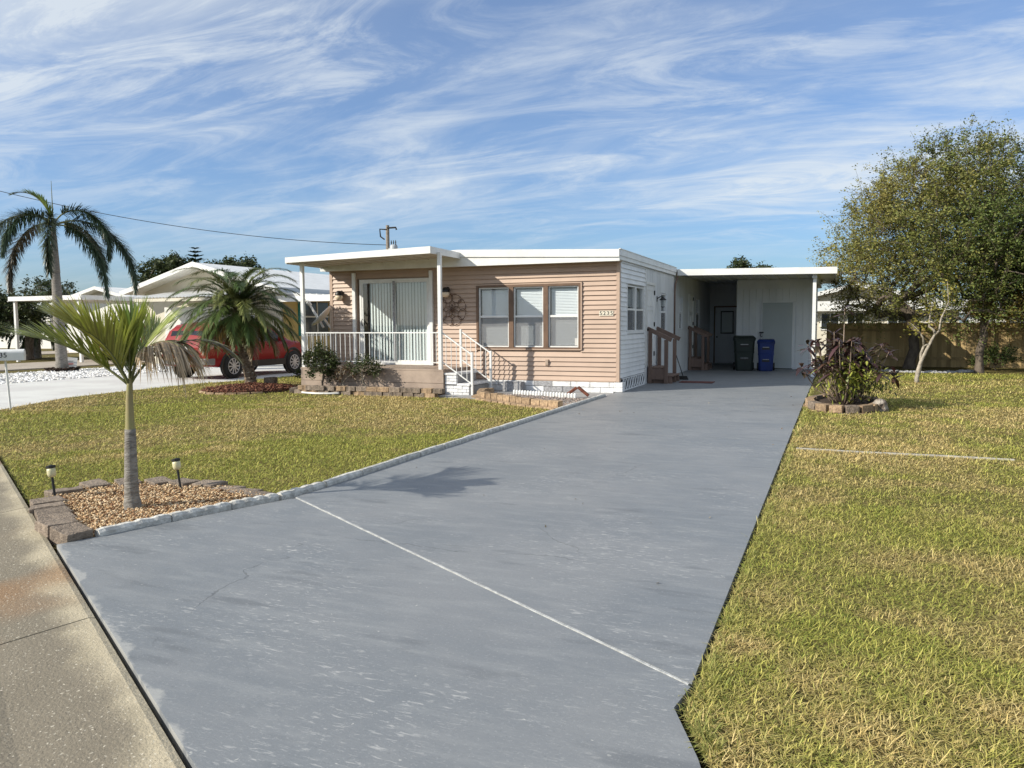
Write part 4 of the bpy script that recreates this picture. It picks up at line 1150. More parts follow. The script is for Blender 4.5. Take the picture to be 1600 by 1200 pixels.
def path_light(label, x, y, lean):
    t = thing('solar_path_light', label, 'path light', (x, y, 0.0), 0, 'solar path lights in the palm bed', local=True)
    t.rotation_euler = lean
    MB().tube([(0, 0, -0.03), (0, 0, 0.23)], 0.0115, 8).build('stake', M['black'], t)
    MB().lathe([(0.016, 0.225), (0.030, 0.235), (0.037, 0.255), (0.037, 0.285), (0.034, 0.305)], (0, 0, 0), 14).build('lens', M['pathlens'], t, smooth=True)
    MB().lathe([(0.036, 0.305), (0.039, 0.310), (0.038, 0.330), (0.0, 0.336)], (0, 0, 0), 14).build('cap', M['black'], t)
M['pathlens'] = pm('frosted_lens', (0.62, 0.58, 0.36), rough=0.3)
path_light('solar path light leaning at the street corner of the palm bed', -2.0, -11.93, (rad(-2), rad(-10), 0))
path_light('solar path light leaning on the house side of the palm bed', -1.22, -11.26, (rad(-3), rad(-13), 0))

# block bed below the porch
fb = thing('porch_bed_edging', 'low double course of rough tan-brown blocks in front of the porch deck', 'edging', (-5.2, -2.0, 0))
for r in range(2):
    x = -7.02 + (0.13 if r else 0)
    while x < -3.45:
        L = random.uniform(0.23, 0.31)
        yb = -2.02 - 0.12 * math.sin((x + 7.0) / 3.6 * math.pi * 0.5) * 0 - 0.14 * max(0, 1 - abs(x + 6.4) / 0.9)
        put_block(fb, block_mesh(L - 0.012, 0.17, 0.098, 0.02), x + L / 2, yb + 0.0 + random.uniform(-.012, .012), r * 0.10 - 0.005, random.uniform(-.05, .05), random.choice((M['blockA'], M['blockB'], M['blockB'])))
        x += L
for i in range(3):
    put_block(fb, block_mesh(0.27, 0.17, 0.11, 0.02), -7.16 - 0.05 * i, -1.93 + 0.17 * i, 0.0, rad(-60), M['blockB'])
flat('porch_bed', [(-7.15, -1.95), (-3.5, -1.95), (-3.5, -1.50), (-7.25, -1.50)], -0.05, 0.12, M['soil'])
ed = MB().tube([(-6.75 + 0.028 * q - 0.0, -2.33 + 0.0022 * (q - 17) ** 2 * 0.25 - 0.02, 0.04) for q in range(36)], 0.022, 8)
tag(ed.build('edging_pipe', M['white'], smooth=True), 'white curved plastic edging lying in the grass below the porch blocks', 'edging')

# small bed of upright tan blocks between lawn and driveway
sb = thing('corner_bed_edging', 'curved row of upright tan blocks around the small bed beside the driveway', 'edging', (-1.4, -2.6, 0))
pth = [(-2.62, -0.95), (-2.66, -1.35), (-2.52, -1.80), (-2.22, -2.10), (-1.65, -2.52), (-0.90, -3.02), (-0.18, -3.36)]
pv = [Vector((*p, 0)) for p in pth]; seg = []
tot = sum((pv[i + 1] - pv[i]).length for i in range(len(pv) - 1))
def along(s):
    for i in range(len(pv) - 1):
        L = (pv[i + 1] - pv[i]).length
        if s <= L or i == len(pv) - 2:
            return pv[i] + (pv[i + 1] - pv[i]) * (s / L), (pv[i + 1] - pv[i]).normalized()
        s -= L
s = 0.0
while s < tot - 0.1:
    L = random.uniform(0.19, 0.27)
    p, d = along(s + L / 2)
    put_block(sb, block_mesh(L - 0.012, 0.14, random.uniform(0.155, 0.175), 0.015), p.x, p.y, -0.01, math.atan2(d.y, d.x), M['blockA'], random.uniform(-.04, .04), random.uniform(-.04, .04))
    q = p + Vector((d.y, -d.x, 0)) * 0.13
    put_block(sb, block_mesh(L - 0.012, 0.12, 0.045, 0.01), q.x, q.y, -0.005, math.atan2(d.y, d.x) + random.uniform(-.08, .08), M['blockA'])
    s += L
CB = [(-2.55, -1.0), (-2.58, -1.35), (-2.46, -1.75), (-2.17, -2.02), (-1.6, -2.45), (-0.86, -2.95), (-0.12, -3.28), (-0.11, -1.65), (-0.45, -1.62), (-2.0, -1.2)]
flat('corner_bed', CB, -0.05, 0.035, M['walkgrey'])
pebbles('bed_gravel', 'dull grey-pink pebbles filling the small corner bed', 'gravel', CB, 2500, 0.022, [(0.30, 0.26, 0.23), (0.22, 0.19, 0.17), (0.36, 0.28, 0.24)], z=0.035, zamp=0.015)
sc_ = thing('scalloped_edging', 'row of little white scalloped edging pickets in the corner bed', 'edging', (-1.2, -1.4, 0))
for i in range(22):
    t_ = i / 21; x = -2.0 + 1.5 * t_; y = -1.18 - 0.44 * t_
    MB().lathe([(0.028, 0), (0.030, 0.08), (0.022, 0.105), (0.0, 0.115)], (x, y, 0.03), 8).build('picket', M['white'], sc_)
tb = thing('tipped_bricks', 'two reddish-brown bricks leaning together in the corner bed by the driveway', 'bricks', (-0.55, -1.35, 0.035), local=True)
M['redbrick'] = pm('red_brown_brick', (0.20, 0.07, 0.04), (0.13, 0.045, 0.03), 14, 0.9, bump=0.5, bscale=50)
MB().beam((-0.22, -0.08, 0.03), (0.0, 0.0, 0.20), 0.11, 0.055).build('brick', M['redbrick'], tb, bevel=0.006)
MB().beam((0.025, 0.005, 0.215), (0.24, 0.05, 0.035), 0.11, 0.055).build('brick', M['redbrick'], tb, bevel=0.006)
cbk = MB().box(-2.62, -2.18, -0.36, -0.10, 0.02, 0.24).box(-2.56, -2.24, -0.37, -0.30, 0.23, 0.26)
tag(cbk.build('concrete_pedestal', M['greyblock'], bevel=0.01), 'grey concrete pedestal block standing against the white skirting by the steps', 'block')

# planter beside the driveway on the right
pl = thing('planter_edging', 'ring of tan and brown blocks around the purple-leaved shrub right of the driveway', 'planter', (4.5, -1.7, 0))
cxp, cyp, rx_, ry_ = 4.50, -1.55, 0.56, 1.12
for r in range(2):
    nblk = 16
    for i in range(nblk):
        a = 2 * math.pi * (i + 0.5 * r) / nblk
        x = cxp + rx_ * math.cos(a); y = cyp + ry_ * math.sin(a)
        tx, ty = -rx_ * math.sin(a), ry_ * math.cos(a); L = math.hypot(tx, ty) * 2 * math.pi / nblk
        put_block(pl, block_mesh(L - 0.02, 0.14, 0.12 if r else 0.055, 0.015), x + (0.04 * math.cos(a) if not r else 0), y + (0.05 * math.sin(a) if not r else 0), 0.05 if r else -0.008,
                  math.atan2(ty, tx), M['blockA'] if (i % 3) else M['blockB'], random.uniform(-.05, .05), random.uniform(-.05, .05))
flat('planter_soil', [(cxp + 0.5 * math.cos(q * math.pi / 8), cyp + 1.05 * math.sin(q * math.pi / 8)) for q in range(16)], -0.05, 0.11, M['soil'])
lg = MB().tube([(5.07, -2.12, -0.02), (5.08, -2.10, 0.08), (5.06, -2.13, 0.19), (5.06, -2.12, 0.20)], [0.13, 0.115, 0.11, 0.085], 12)
M['log'] = pm('weathered_log', (0.42, 0.38, 0.33), (0.12, 0.09, 0.07), 8, 0.9, bump=0.8, bscale=30)
tag(lg.build('log_stump', M['log'], jitter=0.012), 'short weathered log stump beside the planter blocks', 'stump')

# mailbox post at the left edge
mbx = thing('mailbox', 'white mailbox numbered 35 on a thin post at the street', 'mailbox', (-9.98, -6.70, 0.0), rad(46), local=True)
MB().tube([(0, 0, 0), (-0.04, 0, 0.98)], 0.02, 8).build('post', M['white'], mbx)
mb = MB(); prof = [(-0.10, 0.92), (0.10, 0.92), (0.10, 1.06)] + [(0.10 * math.cos(q * math.pi / 8), 1.06 + 0.07 * math.sin(q * math.pi / 8)) for q in range(1, 8)] + [(-0.10, 1.06)]
mb.prism([(-0.26, y, z) for y, z in prof], (0.54, 0, 0)); bx_ = mb.build('box', M['white'], mbx, bevel=0.006)
me = text_mesh('5235', 0.13); me.transform(Matrix.Translation((-0.12, -0.104, 1.02)) @ Matrix.Rotation(rad(90), 4, 'X')); link('number', me, M['ink'], bx_)

# ---------------- red car parked on the neighbour's drive
def car(label, loc, rz, paint, L=4.75, H=1.64, suv=True, group=None):
    t = thing('parked_car', label, 'car', loc, rz, group, local=True)
    W = 0.93
    # stations along y: (y, z sill, z belt, z top, half width belt, half width top)
    stn = [(0.00, 0.46, 0.86, 0.92, 0.80, 0.74), (0.06, 0.40, 1.00, 1.06, 0.88, 0.80), (0.22, 0.38, 1.06, 1.44, 0.915, 0.70), (0.42, 0.36, 1.06, 1.57, W, 0.70),
           (1.0, 0.33, 1.07, H, W, 0.705), (2.0, 0.32, 1.05, H + 0.01, W, 0.71), (2.75, 0.32, 1.03, H - 0.06, W, 0.70), (3.25, 0.32, 1.02, 1.34, W, 0.755), (3.60, 0.33, 1.01, 1.09, W, 0.80),
           (4.1, 0.34, 0.97, 1.04, 0.915, 0.76), (4.5, 0.38, 0.88, 0.95, 0.87, 0.70), (4.70, 0.42, 0.74, 0.80, 0.78, 0.62), (4.75, 0.46, 0.66, 0.70, 0.70, 0.55)]
    def sect(s):
        y, z0, zb, zt, wb, wt = s
        half = [(0.0, z0 - 0.02), (wb * 0.90, z0), (wb * 0.975, z0 + 0.10), (wb, (z0 + zb) / 2 + 0.05), (wb * 0.975, zb), (wt + (wb * 0.975 - wt) * 0.10, zt - (zt - zb) * 0.12), (wt * 0.90, zt), (0.0, zt + 0.015)]
        return [(x, y, z) for x, z in half] + [(-x, y, z) for x, z in half[-2:0:-1]]
    mb = MB(); k = len(sect(stn[0]))
    for s in stn: mb.v += sect(s)
    for i in range(len(stn) - 1):
        for j in range(k): mb.f.append((i * k + j, i * k + (j + 1) % k, (i + 1) * k + (j + 1) % k, (i + 1) * k + j))
    mb.f += [tuple(range(k)), tuple(range(len(stn) * k - 1, len(stn) * k - k - 1, -1))]
    body = mb.build('body', paint, t, smooth=True)
    ms = body.modifiers.new('weld', 'EDGE_SPLIT'); ms.split_angle = rad(38)
    def side_pt(y, f, out=0.012):
        for i in range(len(stn) - 1):
            if stn[i][0] <= y <= stn[i + 1][0]:
                q = (y - stn[i][0]) / (stn[i + 1][0] - stn[i][0]); S = [a + (b - a) * q for a, b in zip(stn[i], stn[i + 1])]; break
        _, z0, zb, zt, wb, wt = S
        a = (wb * 0.975, zb); b = (wt + (wb * 0.975 - wt) * 0.10, zt - (zt - zb) * 0.12)
        return (a[0] + (b[0] - a[0]) * f + out, y, a[1] + (b[1] - a[1]) * f)
    for s in (-1, 1):
        for ya, yb, yc, yd in ((0.52, 1.30, 1.30, 0.62), (1.36, 2.28, 2.28, 1.36), (2.34, 3.28, 2.86, 2.34)):
            P = [side_pt(ya, 0.06), side_pt(yb, 0.06), side_pt(yc, 0.90), side_pt(yd, 0.90)]
            P = [(s * x, y, z) for x, y, z in P]; q = [(s * (abs(x) - 0.02), y, z) for x, y, z in P]
            MB().hexa(P + q).build('side_window', M['carglass'], t)
        for yy, zz in ((1.55, 0.98), (2.5, 0.97)):
            MB().box(s * 0.925, s * 0.955, yy, yy + 0.16, zz - 0.06, zz - 0.03).build('door_handle', paint, t)
        MB().box(s * 0.905, s * 0.952, 1.36, 3.28, 0.31, 0.50).build('sill_trim', M['black'], t)
        MB().box(s * 0.93, s * 1.10, 2.95, 3.10, 1.05, 1.20).build('mirror', paint, t, bevel=0.02)
        MB().hexa([(s * 0.62, -0.012, 0.88), (s * 0.90, 0.07, 0.88), (s * 0.92, 0.20, 0.90), (s * 0.62, 0.10, 0.90), (s * 0.62, 0.03, 1.10), (s * 0.885, 0.10, 1.10), (s * 0.925, 0.22, 1.12), (s * 0.62, 0.12, 1.10)]).build('tail_light', M['taillight'], t)
        MB().hexa([(s * 0.45, 4.62, 0.70), (s * 0.80, 4.50, 0.70), (s * 0.80, 4.40, 0.70), (s * 0.45, 4.50, 0.70), (s * 0.45, 4.58, 0.84), (s * 0.80, 4.44, 0.86), (s * 0.80, 4.34, 0.86), (s * 0.45, 4.46, 0.84)]).build('headlight', M['globe'], t)
        for yy in (0.93, 3.72):
            mb = MB()
            mb.tube([(s * 0.90, yy + 0.44 * math.cos(q * math.pi / 12), 0.36 + 0.44 * math.sin(q * math.pi / 12)) for q in range(13)], 0.05, 6)
            mb.lathe([(0.0, 0), (0.42, 0), (0.42, 0.03), (0.0, 0.03)], (s * 0.895, yy, 0.36), 24, (s, 0, 0)); mb.build('wheel_arch', M['black'], t)
            wh = MB().lathe([(0.23, -0.10), (0.33, -0.11), (0.365, -0.07), (0.365, 0.07), (0.33, 0.11), (0.23, 0.105)], (s * 0.86, yy, 0.365), 28, (s, 0, 0)).build('wheel', M['tyre'], t, smooth=True)
            mb = MB().lathe([(0.235, 0.02), (0.235, 0.118), (0.222, 0.120), (0.214, 0.107), (0.214, 0.02)], (s * 0.86, yy, 0.365), 28, (s, 0, 0))
            for q in range(10):
                a = q * math.pi / 5
                mb.beam((s * 0.974, yy + 0.03 * math.cos(a), 0.365 + 0.03 * math.sin(a)), (s * 0.974, yy + 0.215 * math.cos(a), 0.365 + 0.215 * math.sin(a)), 0.036, 0.02, (1, 0, 0))
            mb.lathe([(0.0, 0.07), (0.055, 0.08), (0.05, 0.125), (0.0, 0.13)], (s * 0.86, yy, 0.365), 14, (s, 0, 0))
            mb.build('rim', M['chrome'], wh)
    # rear: window, bumper, plate; front: windscreen, grille
    MB().hexa([(-0.62, 0.105, 1.14), (0.62, 0.105, 1.14), (0.62, 0.15, 1.14), (-0.62, 0.15, 1.14), (-0.58, 0.185, 1.40), (0.58, 0.185, 1.40), (0.58, 0.24, 1.40), (-0.58, 0.24, 1.40)]).build('rear_window', M['carglass'], t)
    MB().hexa([(-0.84, -0.06, 0.44), (0.84, -0.06, 0.44), (0.92, 0.25, 0.42), (-0.92, 0.25, 0.42), (-0.84, -0.05, 0.62), (0.84, -0.05, 0.62), (0.93, 0.25, 0.62), (-0.93, 0.25, 0.62)]).build('rear_bumper', M['bumper'], t, bevel=0.03)
    MB().box(-0.17, 0.17, -0.03, 0.035, 0.80, 0.96).build('licence_plate', M['white'], t)
    MB().hexa([(-0.70, 3.62, 1.10), (0.70, 3.62, 1.10), (0.70, 3.55, 1.07), (-0.70, 3.55, 1.07), (-0.62, 2.98, 1.54), (0.62, 2.98, 1.54), (0.62, 2.92, 1.50), (-0.62, 2.92, 1.50)]).build('windscreen', M['carglass'], t)
    MB().box(-0.45, 0.45, 4.70, 4.765, 0.52, 0.66).build('grille', M['black'], t)
    return t
M['carglass'] = glass_mat('car_glass', (0.04, 0.05, 0.05), 1.6)
M['tyre'] = pm('tyre_rubber', (0.02, 0.02, 0.02), rough=0.85)
M['chrome'] = pm('alloy', (0.55, 0.55, 0.56), rough=0.35, metal=0.3)
M['taillight'] = pm('tail_lens', (0.55, 0.42, 0.40), (0.45, 0.05, 0.04), 12, 0.2)
M['bumper'] = pm('grey_bumper', (0.20, 0.19, 0.185), rough=0.5)
def car_paint(name, c):
    m, t, b = new_mat(name)
    b.inputs['Base Color'].default_value = (*c, 1); b.inputs['Roughness'].default_value = 0.6; b.inputs['Specular IOR Level'].default_value = 0.2
    b.inputs['Coat Weight'].default_value = 0.4; b.inputs['Coat Roughness'].default_value = 0.03
    return m
M['red'] = car_paint('red_car_paint', (0.23, 0.006, 0.008))
car("red sport utility car parked on the neighbour's drive behind the leaning palm", (-12.85, 0.48, 0.0), 0, M['red'])
car('distant red car half hidden behind the tall foxtail palm', (-26.0, 9.2, -0.03), rad(6), M['red'])

# odds and ends by the side door
mt = MB().box(0.72, 1.55, 3.05, 3.55, 0.052, 0.066)
M['mat'] = pm('red_brown_mat', (0.16, 0.06, 0.05), (0.10, 0.04, 0.035), 20, 0.95, bump=0.5)
tag(mt.build('door_mat', M['mat'], bevel=0.004), 'thin red-brown mat lying on the floor beside the nearer wooden steps', 'mat')
br = thing('broom', 'black-handled broom leaning on the nearer wooden steps', 'broom', (0.62, 4.15, 0.05), local=True)
MB().tube([(-0.18, -0.05, 0.72), (0.02, 0.0, 0.09)], 0.012, 6).build('handle', M['black'], br)
MB().hexa([(-0.14, -0.03, 0.0), (0.16, -0.03, 0.0), (0.16, 0.05, 0.0), (-0.14, 0.05, 0.0), (-0.10, -0.02, 0.10), (0.12, -0.02, 0.10), (0.12, 0.03, 0.10), (-0.10, 0.03, 0.10)]).build('brush', M['black'], br)
# ================================================================== neighbours and background
M['creamwall'] = pm('cream_wall', (0.66, 0.62, 0.52), (0.60, 0.56, 0.46), 1.5, 0.7)
M['yellowwall'] = pm('yellow_siding', (0.52, 0.38, 0.13), (0.46, 0.33, 0.11), 2, 0.6)
M['whitewall'] = pm('white_stucco', (0.74, 0.73, 0.70), (0.66, 0.65, 0.62), 1.0, 0.7)
M['teal'] = pm('teal_paint', (0.01, 0.17, 0.14), rough=0.5)
M['greyroof'] = pm('grey_shingle', (0.30, 0.28, 0.25), (0.22, 0.20, 0.18), 12, 0.9, bump=0.4, bscale=40)
M['bluegrey'] = pm('blue_grey_shade_and_print', (0.38, 0.42, 0.46), rough=0.6)  # painted shade of the neighbour's eave fascia; also print on the yard sign
def gable_house(name, label, x0, x1, y0, y1, z_eave, z_peak, xpk=None, wall=None, roofm=None, over=0.45, front_over=0.8):
    h = thing(name, label, 'house', ((x0 + x1) / 2, y0, 0))
    wall = wall or M['whitewall']; roofm = roofm or M['white']
    xp = (x0 + x1) / 2 if xpk is None else xpk
    MB().box(x0, x1, y0, y1, -0.08, z_eave - 0.02).build('wall', wall, h)
    MB().prism([(x0, y0 + .01, z_eave - 0.02), (x1, y0 + .01, z_eave - 0.02), (xp, y0 + .01, z_peak - 0.10)], (0, y1 - y0 - 0.02, 0)).build('gable', wall, h)
    sl = (z_peak - z_eave) / (xp - x0); sr = (z_peak - z_eave) / (x1 - xp)
    L = (x0 - over, z_eave - over * sl); Rr = (x1 + over, z_eave - over * sr)
    th = 0.10
    rf = MB().prism([(L[0], y0 - front_over, L[1]), (xp, y0 - front_over, z_peak), (Rr[0], y0 - front_over, Rr[1]), (Rr[0], y0 - front_over, Rr[1] - th), (xp, y0 - front_over, z_peak - th), (L[0], y0 - front_over, L[1] - th)], (0, y1 - y0 + front_over + 0.4, 0)).build('roof', roofm, h)
    for a, b in ((L, (xp, z_peak)), ((xp, z_peak), Rr)):
        MB().hexa([(a[0], y0 - front_over - .035, a[1] - .17), (b[0], y0 - front_over - .035, b[1] - .17), (b[0], y0 - front_over - .001, b[1] - .17), (a[0], y0 - front_over - .001, a[1] - .17),
                   (a[0], y0 - front_over - .035, a[1] + .02), (b[0], y0 - front_over - .035, b[1] + .02), (b[0], y0 - front_over - .001, b[1] + .02), (a[0], y0 - front_over - .001, a[1] + .02)]).build('barge_board', M['white'], rf)
    MB().box(Rr[0], Rr[0] + 0.03, y0 - front_over, y1 + 0.4, Rr[1] - 0.16, Rr[1] + 0.01).build('eave_fascia', M['white'], rf)
    return h, rf
def simple_window(h, pl_, u0, u1, z0, z1, off, fm=None):
    mb = MB(); t = 0.05
    for a in ((u0 - t, u1 + t, z0 - t, z0), (u0 - t, u1 + t, z1, z1 + t), (u0 - t, u0, z0, z1), (u1, u1 + t, z0, z1), ((u0 + u1) / 2 - .02, (u0 + u1) / 2 + .02, z0, z1)):
        pb(mb, pl_, a[0], a[1], -0.05, 0.0, a[2], a[3], off)
    w = mb.build('window', fm or M['white'], h)
    mb = MB(); pb(mb, pl_, u0, u1, -0.02, -0.005, z0, z1, off); mb.build('pane', M['winglass_dark'], w)
    return w
m_, t_, b_ = new_mat('dark_window'); b_.inputs['Base Color'].default_value = (0.03, 0.035, 0.04, 1); b_.inputs['Roughness'].default_value = 0.08
M['winglass_dark'] = m_

# next-door house
nh, nrf = gable_house('neighbour_house', "white low-gabled house behind the red car on the next lot", -23.3, -16.1, 8.9, 22, 3.10, 4.10, wall=M['creamwall'], front_over=0.9)
MB().box(-15.66, -15.60, 8.1, 22.3, 2.85, 3.02).build('gutter', M['bluegrey'], nrf)  # eave fascia strip, not a gutter; the blue-grey paints its shade
# corrugated awning over its front, white shade panel below
aw = thing('front_awning', "white corrugated awning along the front of the neighbour's house", 'awning', (-19.5, 7.3, 0))
mb = MB(); n = 60
for i in range(n + 1):
    x = -21.6 + 5.2 * i / n; dz = 0.022 * math.sin(i * math.pi / 1.0 + math.pi / 2)
    mb.v += [(x, 6.75, 2.66 + dz), (x, 8.88, 2.98 + dz)]
mb.f = [(2 * i, 2 * i + 2, 2 * i + 3, 2 * i + 1) for i in range(n)]
mb.build('corrugated_sheet', M['white'], aw)
MB().box(-21.6, -16.4, 6.74, 6.79, 2.50, 2.62).build('edge_beam', M['creamwall'], aw)
for x in (-21.5, -16.5): MB().box(x, x + 0.08, 6.77, 6.85, -0.05, 2.5).build('post', M['white'], aw)
MB().box(-21.2, -16.6, 7.9, 7.98, 0.5, 2.30).box(-21.2, -16.6, 7.86, 7.9, 0.42, 0.50).build('shade_panel', M['whitewall'], aw)
lw = MB().box(-21.4, -16.5, 7.4, 7.55, -0.05, 0.42)
tag(lw.build('low_wall', M['creamwall']), "low cream wall in front of the neighbour's shade panel", 'wall')
# carport roof on the side of that house, with yellow wall and teal shutter under it
na = thing('neighbour_carport', "white sheet-metal carport roof on the near side of the neighbour's house", 'carport', (-14.2, 10.5, 0))
cs = MB().hexa([(-16.1, 8.6, 2.78), (-12.6, 8.6, 2.55), (-12.6, 15, 2.55), (-16.1, 15, 2.78), (-16.1, 8.6, 2.84), (-12.6, 8.6, 2.61), (-12.6, 15, 2.61), (-16.1, 15, 2.84)]).build('roof', M['white'], na)
for i in range(12):
    x = -16.0 + i * 0.3; zz = 2.84 - (x + 16.1) * 0.0657
    MB().box(x, x + 0.04, 8.6, 15, zz - 0.002, zz + 0.035).build('rib', M['white'], cs)
MB().box(-16.1, -12.55, 8.54, 8.59, 2.46, 2.70).build('fascia', M['white'], cs)
for y in (8.7, 14.8): MB().box(-12.75, -12.65, y, y + 0.1, 0, 2.55).build('post', M['white'], na)
yw = thing('yellow_annex', "yellow-sided annex with teal shutter under the neighbour's carport roof", 'annex', (-16, 12, 0))
MB().box(-16.05, -15.95, 8.95, 15, 0.0, 2.72).build('wall', M['yellowwall'], yw)
MB().box(-15.949, -15.90, 9.75, 10.05, 1.1, 2.55).build('shutter', M['teal'], yw)
for a, b in ((10.15, 10.95), (11.0, 11.8), (11.9, 12.7)):
    w = MB().box(-15.948, -15.93, a, b, 1.15, 2.5).build('window', M['winglass_dark'], yw)
    mb = MB(); mb.box(-15.929, -15.90, a - .03, a + .03, 1.1, 2.52); mb.box(-15.929, -15.90, a + .03, b, 1.08, 1.15); mb.box(-15.929, -15.90, a + .03, b, 1.86, 1.92); mb.build('frame', M['creamwall'], w)
# things on a table under it
tb_ = thing('patio_table', "dark patio table under the neighbour's carport, seen through the porch railing", 'table', (-13.2, 9.4, 0))
MB().box(-13.9, -12.6, 9.0, 9.8, 0.92, 0.97).build('top', M['white'], tb_)
for x, y in ((-13.85, 9.05), (-12.7, 9.05), (-13.85, 9.7), (-12.7, 9.7)): MB().box(x, x + .06, y, y + .06, 0, 0.92).build('leg', M['black'], tb_)
M['blueplastic'] = pm('blue_plastic', (0.03, 0.12, 0.35), rough=0.4)
for nm, x, mt, lab in (('storage_tub', -13.7, M['white'], 'white tub at the left end of the patio table'), ('storage_tub', -13.25, M['blueplastic'], 'blue tub in the middle of the patio table'), ('storage_tub', -12.95, M['white'], 'white tub at the right end of the patio table')):
    mb = MB().hexa([(x, 9.2, .972), (x + .26, 9.2, .972), (x + .26, 9.55, .972), (x, 9.55, .972), (x - .03, 9.17, 1.22), (x + .29, 9.17, 1.22), (x + .29, 9.58, 1.22), (x - .03, 9.58, 1.22)])
    tag(mb.build(nm, mt, bevel=0.02), lab, 'tub', 'tubs on the patio table')

# third house further along the street
th, trf = gable_house('far_house', 'white gabled house beyond the foxtail palm at the far left', -39.0, -32.2, 17.5, 30, 3.0, 3.85)
fc = thing('far_carport', 'white flat carport in front of the far white house', 'carport', (-29.5, 17, 0))
MB().box(-31.0, -26.3, 8.2, 20, 2.72, 2.92).build('roof', M['white'], fc)
for x, y in ((-26.7, 8.3), (-30.8, 8.3), (-26.7, 14)): MB().box(x, x + .12, y, y + .12, -0.08, 2.72).build('post', M['white'], fc)
MB().box(-30.9, -26.6, 18.6, 18.8, -0.08, 2.7).build('back_wall', M['whitewall'], fc)
ww = MB().box(-44, -26.8, 21, 21.2, -0.08, 1.3)
tag(ww.build('garden_wall', M['whitewall']), 'long low white wall beyond the far driveway', 'wall')
gable_house('distant_house', 'low white house in the distance behind the left palms', -58, -49, 24, 36, 2.9, 3.8)
gable_house('backstreet_house', 'pale house seen above the fence behind the big tree', 1.0, 9.5, 24.0, 34, 2.35, 3.35, wall=M['creamwall'], roofm=M['greyroof'], over=0.5, front_over=0.5)
bh = bpy.data.objects['backstreet_house']
MB().box(0.4, 10.2, 23.40, 23.46, 2.06, 2.52).build('fascia', M['white'], bh)
for a, b in ((3.7, 4.45), (4.86, 5.5), (6.6, 7.4)): simple_window(bh, 'F', a, b, 1.2, 1.93, 24.0)
rh2, _ = gable_house('rear_white_house', 'white house glimpsed through the tree above the fence at right', 11.5, 21, 26, 36, 2.2, 3.0)

# ---------------- timber fence behind the side lawn
M['fence'] = pm('golden_fence_board', (0.52, 0.38, 0.19), (0.40, 0.285, 0.135), 6, 0.85, bump=0.4, bscale=40, rnd=0.26, stretch=(1, 1, 0.15))
fn = thing('timber_fence', 'golden timber board fence in the shade behind the side lawn', 'fence', (9, 12.8, 0))
x = 4.05
while x < 24.0:
    w = 0.142
    k_ = 0.016 if int(round(x / w)) % 2 else 0.0
    MB().box(x - 0.004, x + w + 0.004, 12.800 + k_ + random.uniform(-.001, .001), 12.814 + k_, 0.03, 1.50 + random.uniform(-.014, .014)).build('fence_board', M['fence'], fn)
    x += w
for zz in (0.28, 1.22):
    MB().box(4.05, 24.0, 12.765, 12.796, zz, zz + 0.085).build('rail', M['fence'], fn)
for k in range(9):
    MB().box(4.1 + k * 2.44, 4.19 + k * 2.44, 12.68, 12.76, 0, 1.55).build('post', M['fence'], fn)

# ---------------- utility pole, transformer and wires
M['polewood'] = pm('pole_wood', (0.30, 0.25, 0.20), (0.20, 0.17, 0.14), 6, 0.9)
M['can'] = pm('transformer_grey', (0.38, 0.40, 0.42), rough=0.5)
up_ = thing('utility_pole', 'wooden utility pole with grey transformer rising behind the porch roof', 'pole', (-23.9, 30, 0))
MB().tube([(-23.9, 30, -0.08), (-23.9, 30, 8.24)], [0.17, 0.12], 10).build('pole', M['polewood'], up_)
tr = MB().lathe([(0.0, 5.9), (0.24, 5.9), (0.26, 5.95), (0.26, 6.80), (0.2, 6.9), (0, 6.93)], (-23.35, 29.85, 0), 16).build('transformer', M['can'], up_, smooth=True)
for dx in (-0.15, 0.02, 0.18): MB().lathe([(0.05, 6.85), (0.03, 7.0), (0.05, 7.02), (0.03, 7.14), (0.02, 7.2)], (-23.35 + dx, 29.8, 0), 8).build('bushing', M['black'], tr)
MB().box(-23.8, -23.5, 29.9, 30.0, 6.2, 6.7).build('bracket', M['can'], up_)
MB().tube([(-23.85, 29.9, 8.05), (-23.2, 29.9, 8.05), (-23.15, 29.9, 7.9)], 0.06, 6).build('insulator', M['black'], up_)
MB().tube([(-23.9, 29.9, 7.95), (-24.45, 29.9, 8.0), (-24.4, 29.9, 7.5), (-24.1, 29.9, 7.3)], 0.05, 6).build('cutout_switch', M['black'], up_)
def wire(label, a, b, sag, r=0.018):
    a = Vector(a); b = Vector(b)
    mb = MB().tube([a.lerp(b, q / 40) - Vector((0, 0, sag * 4 * (q / 40) * (1 - q / 40))) for q in range(41)], r, 5)
    tag(mb.build('overhead_wire', M['black'], smooth=True), label, 'wire')
wire('sagging overhead wire running from the utility pole towards the left', (-23.95, 29.9, 6.92), (-50, 16, 11.6), 1.0, 0.02)
# small sign at the foxtail palm
sg = thing('yard_sign', 'small white yard sign leaning by the foxtail palm trunk', 'sign', (-20.5, 2.9, 0.0), rad(35), local=True)
pn = MB().beam((0, 0, 0.02), (0.05, 0.05, 0.46), 0.40, 0.02, (0, 1, 0)).build('panel', M['white'], sg)
M['signred'] = pm('sign_red', (0.5, 0.06, 0.05), rough=0.6)
for q in range(3): MB().box(-0.14, 0.12, -0.02 + .012 * q, -0.008 + .012 * q, 0.12 + 0.1 * q, 0.15 + 0.1 * q).build('printed_line', M['signred'] if q == 1 else M['bluegrey'], pn)
MB().tube([(0, 0.03, -0.05), (0, 0.03, 0.3)], 0.008, 5).build('stake', M['black'], sg)
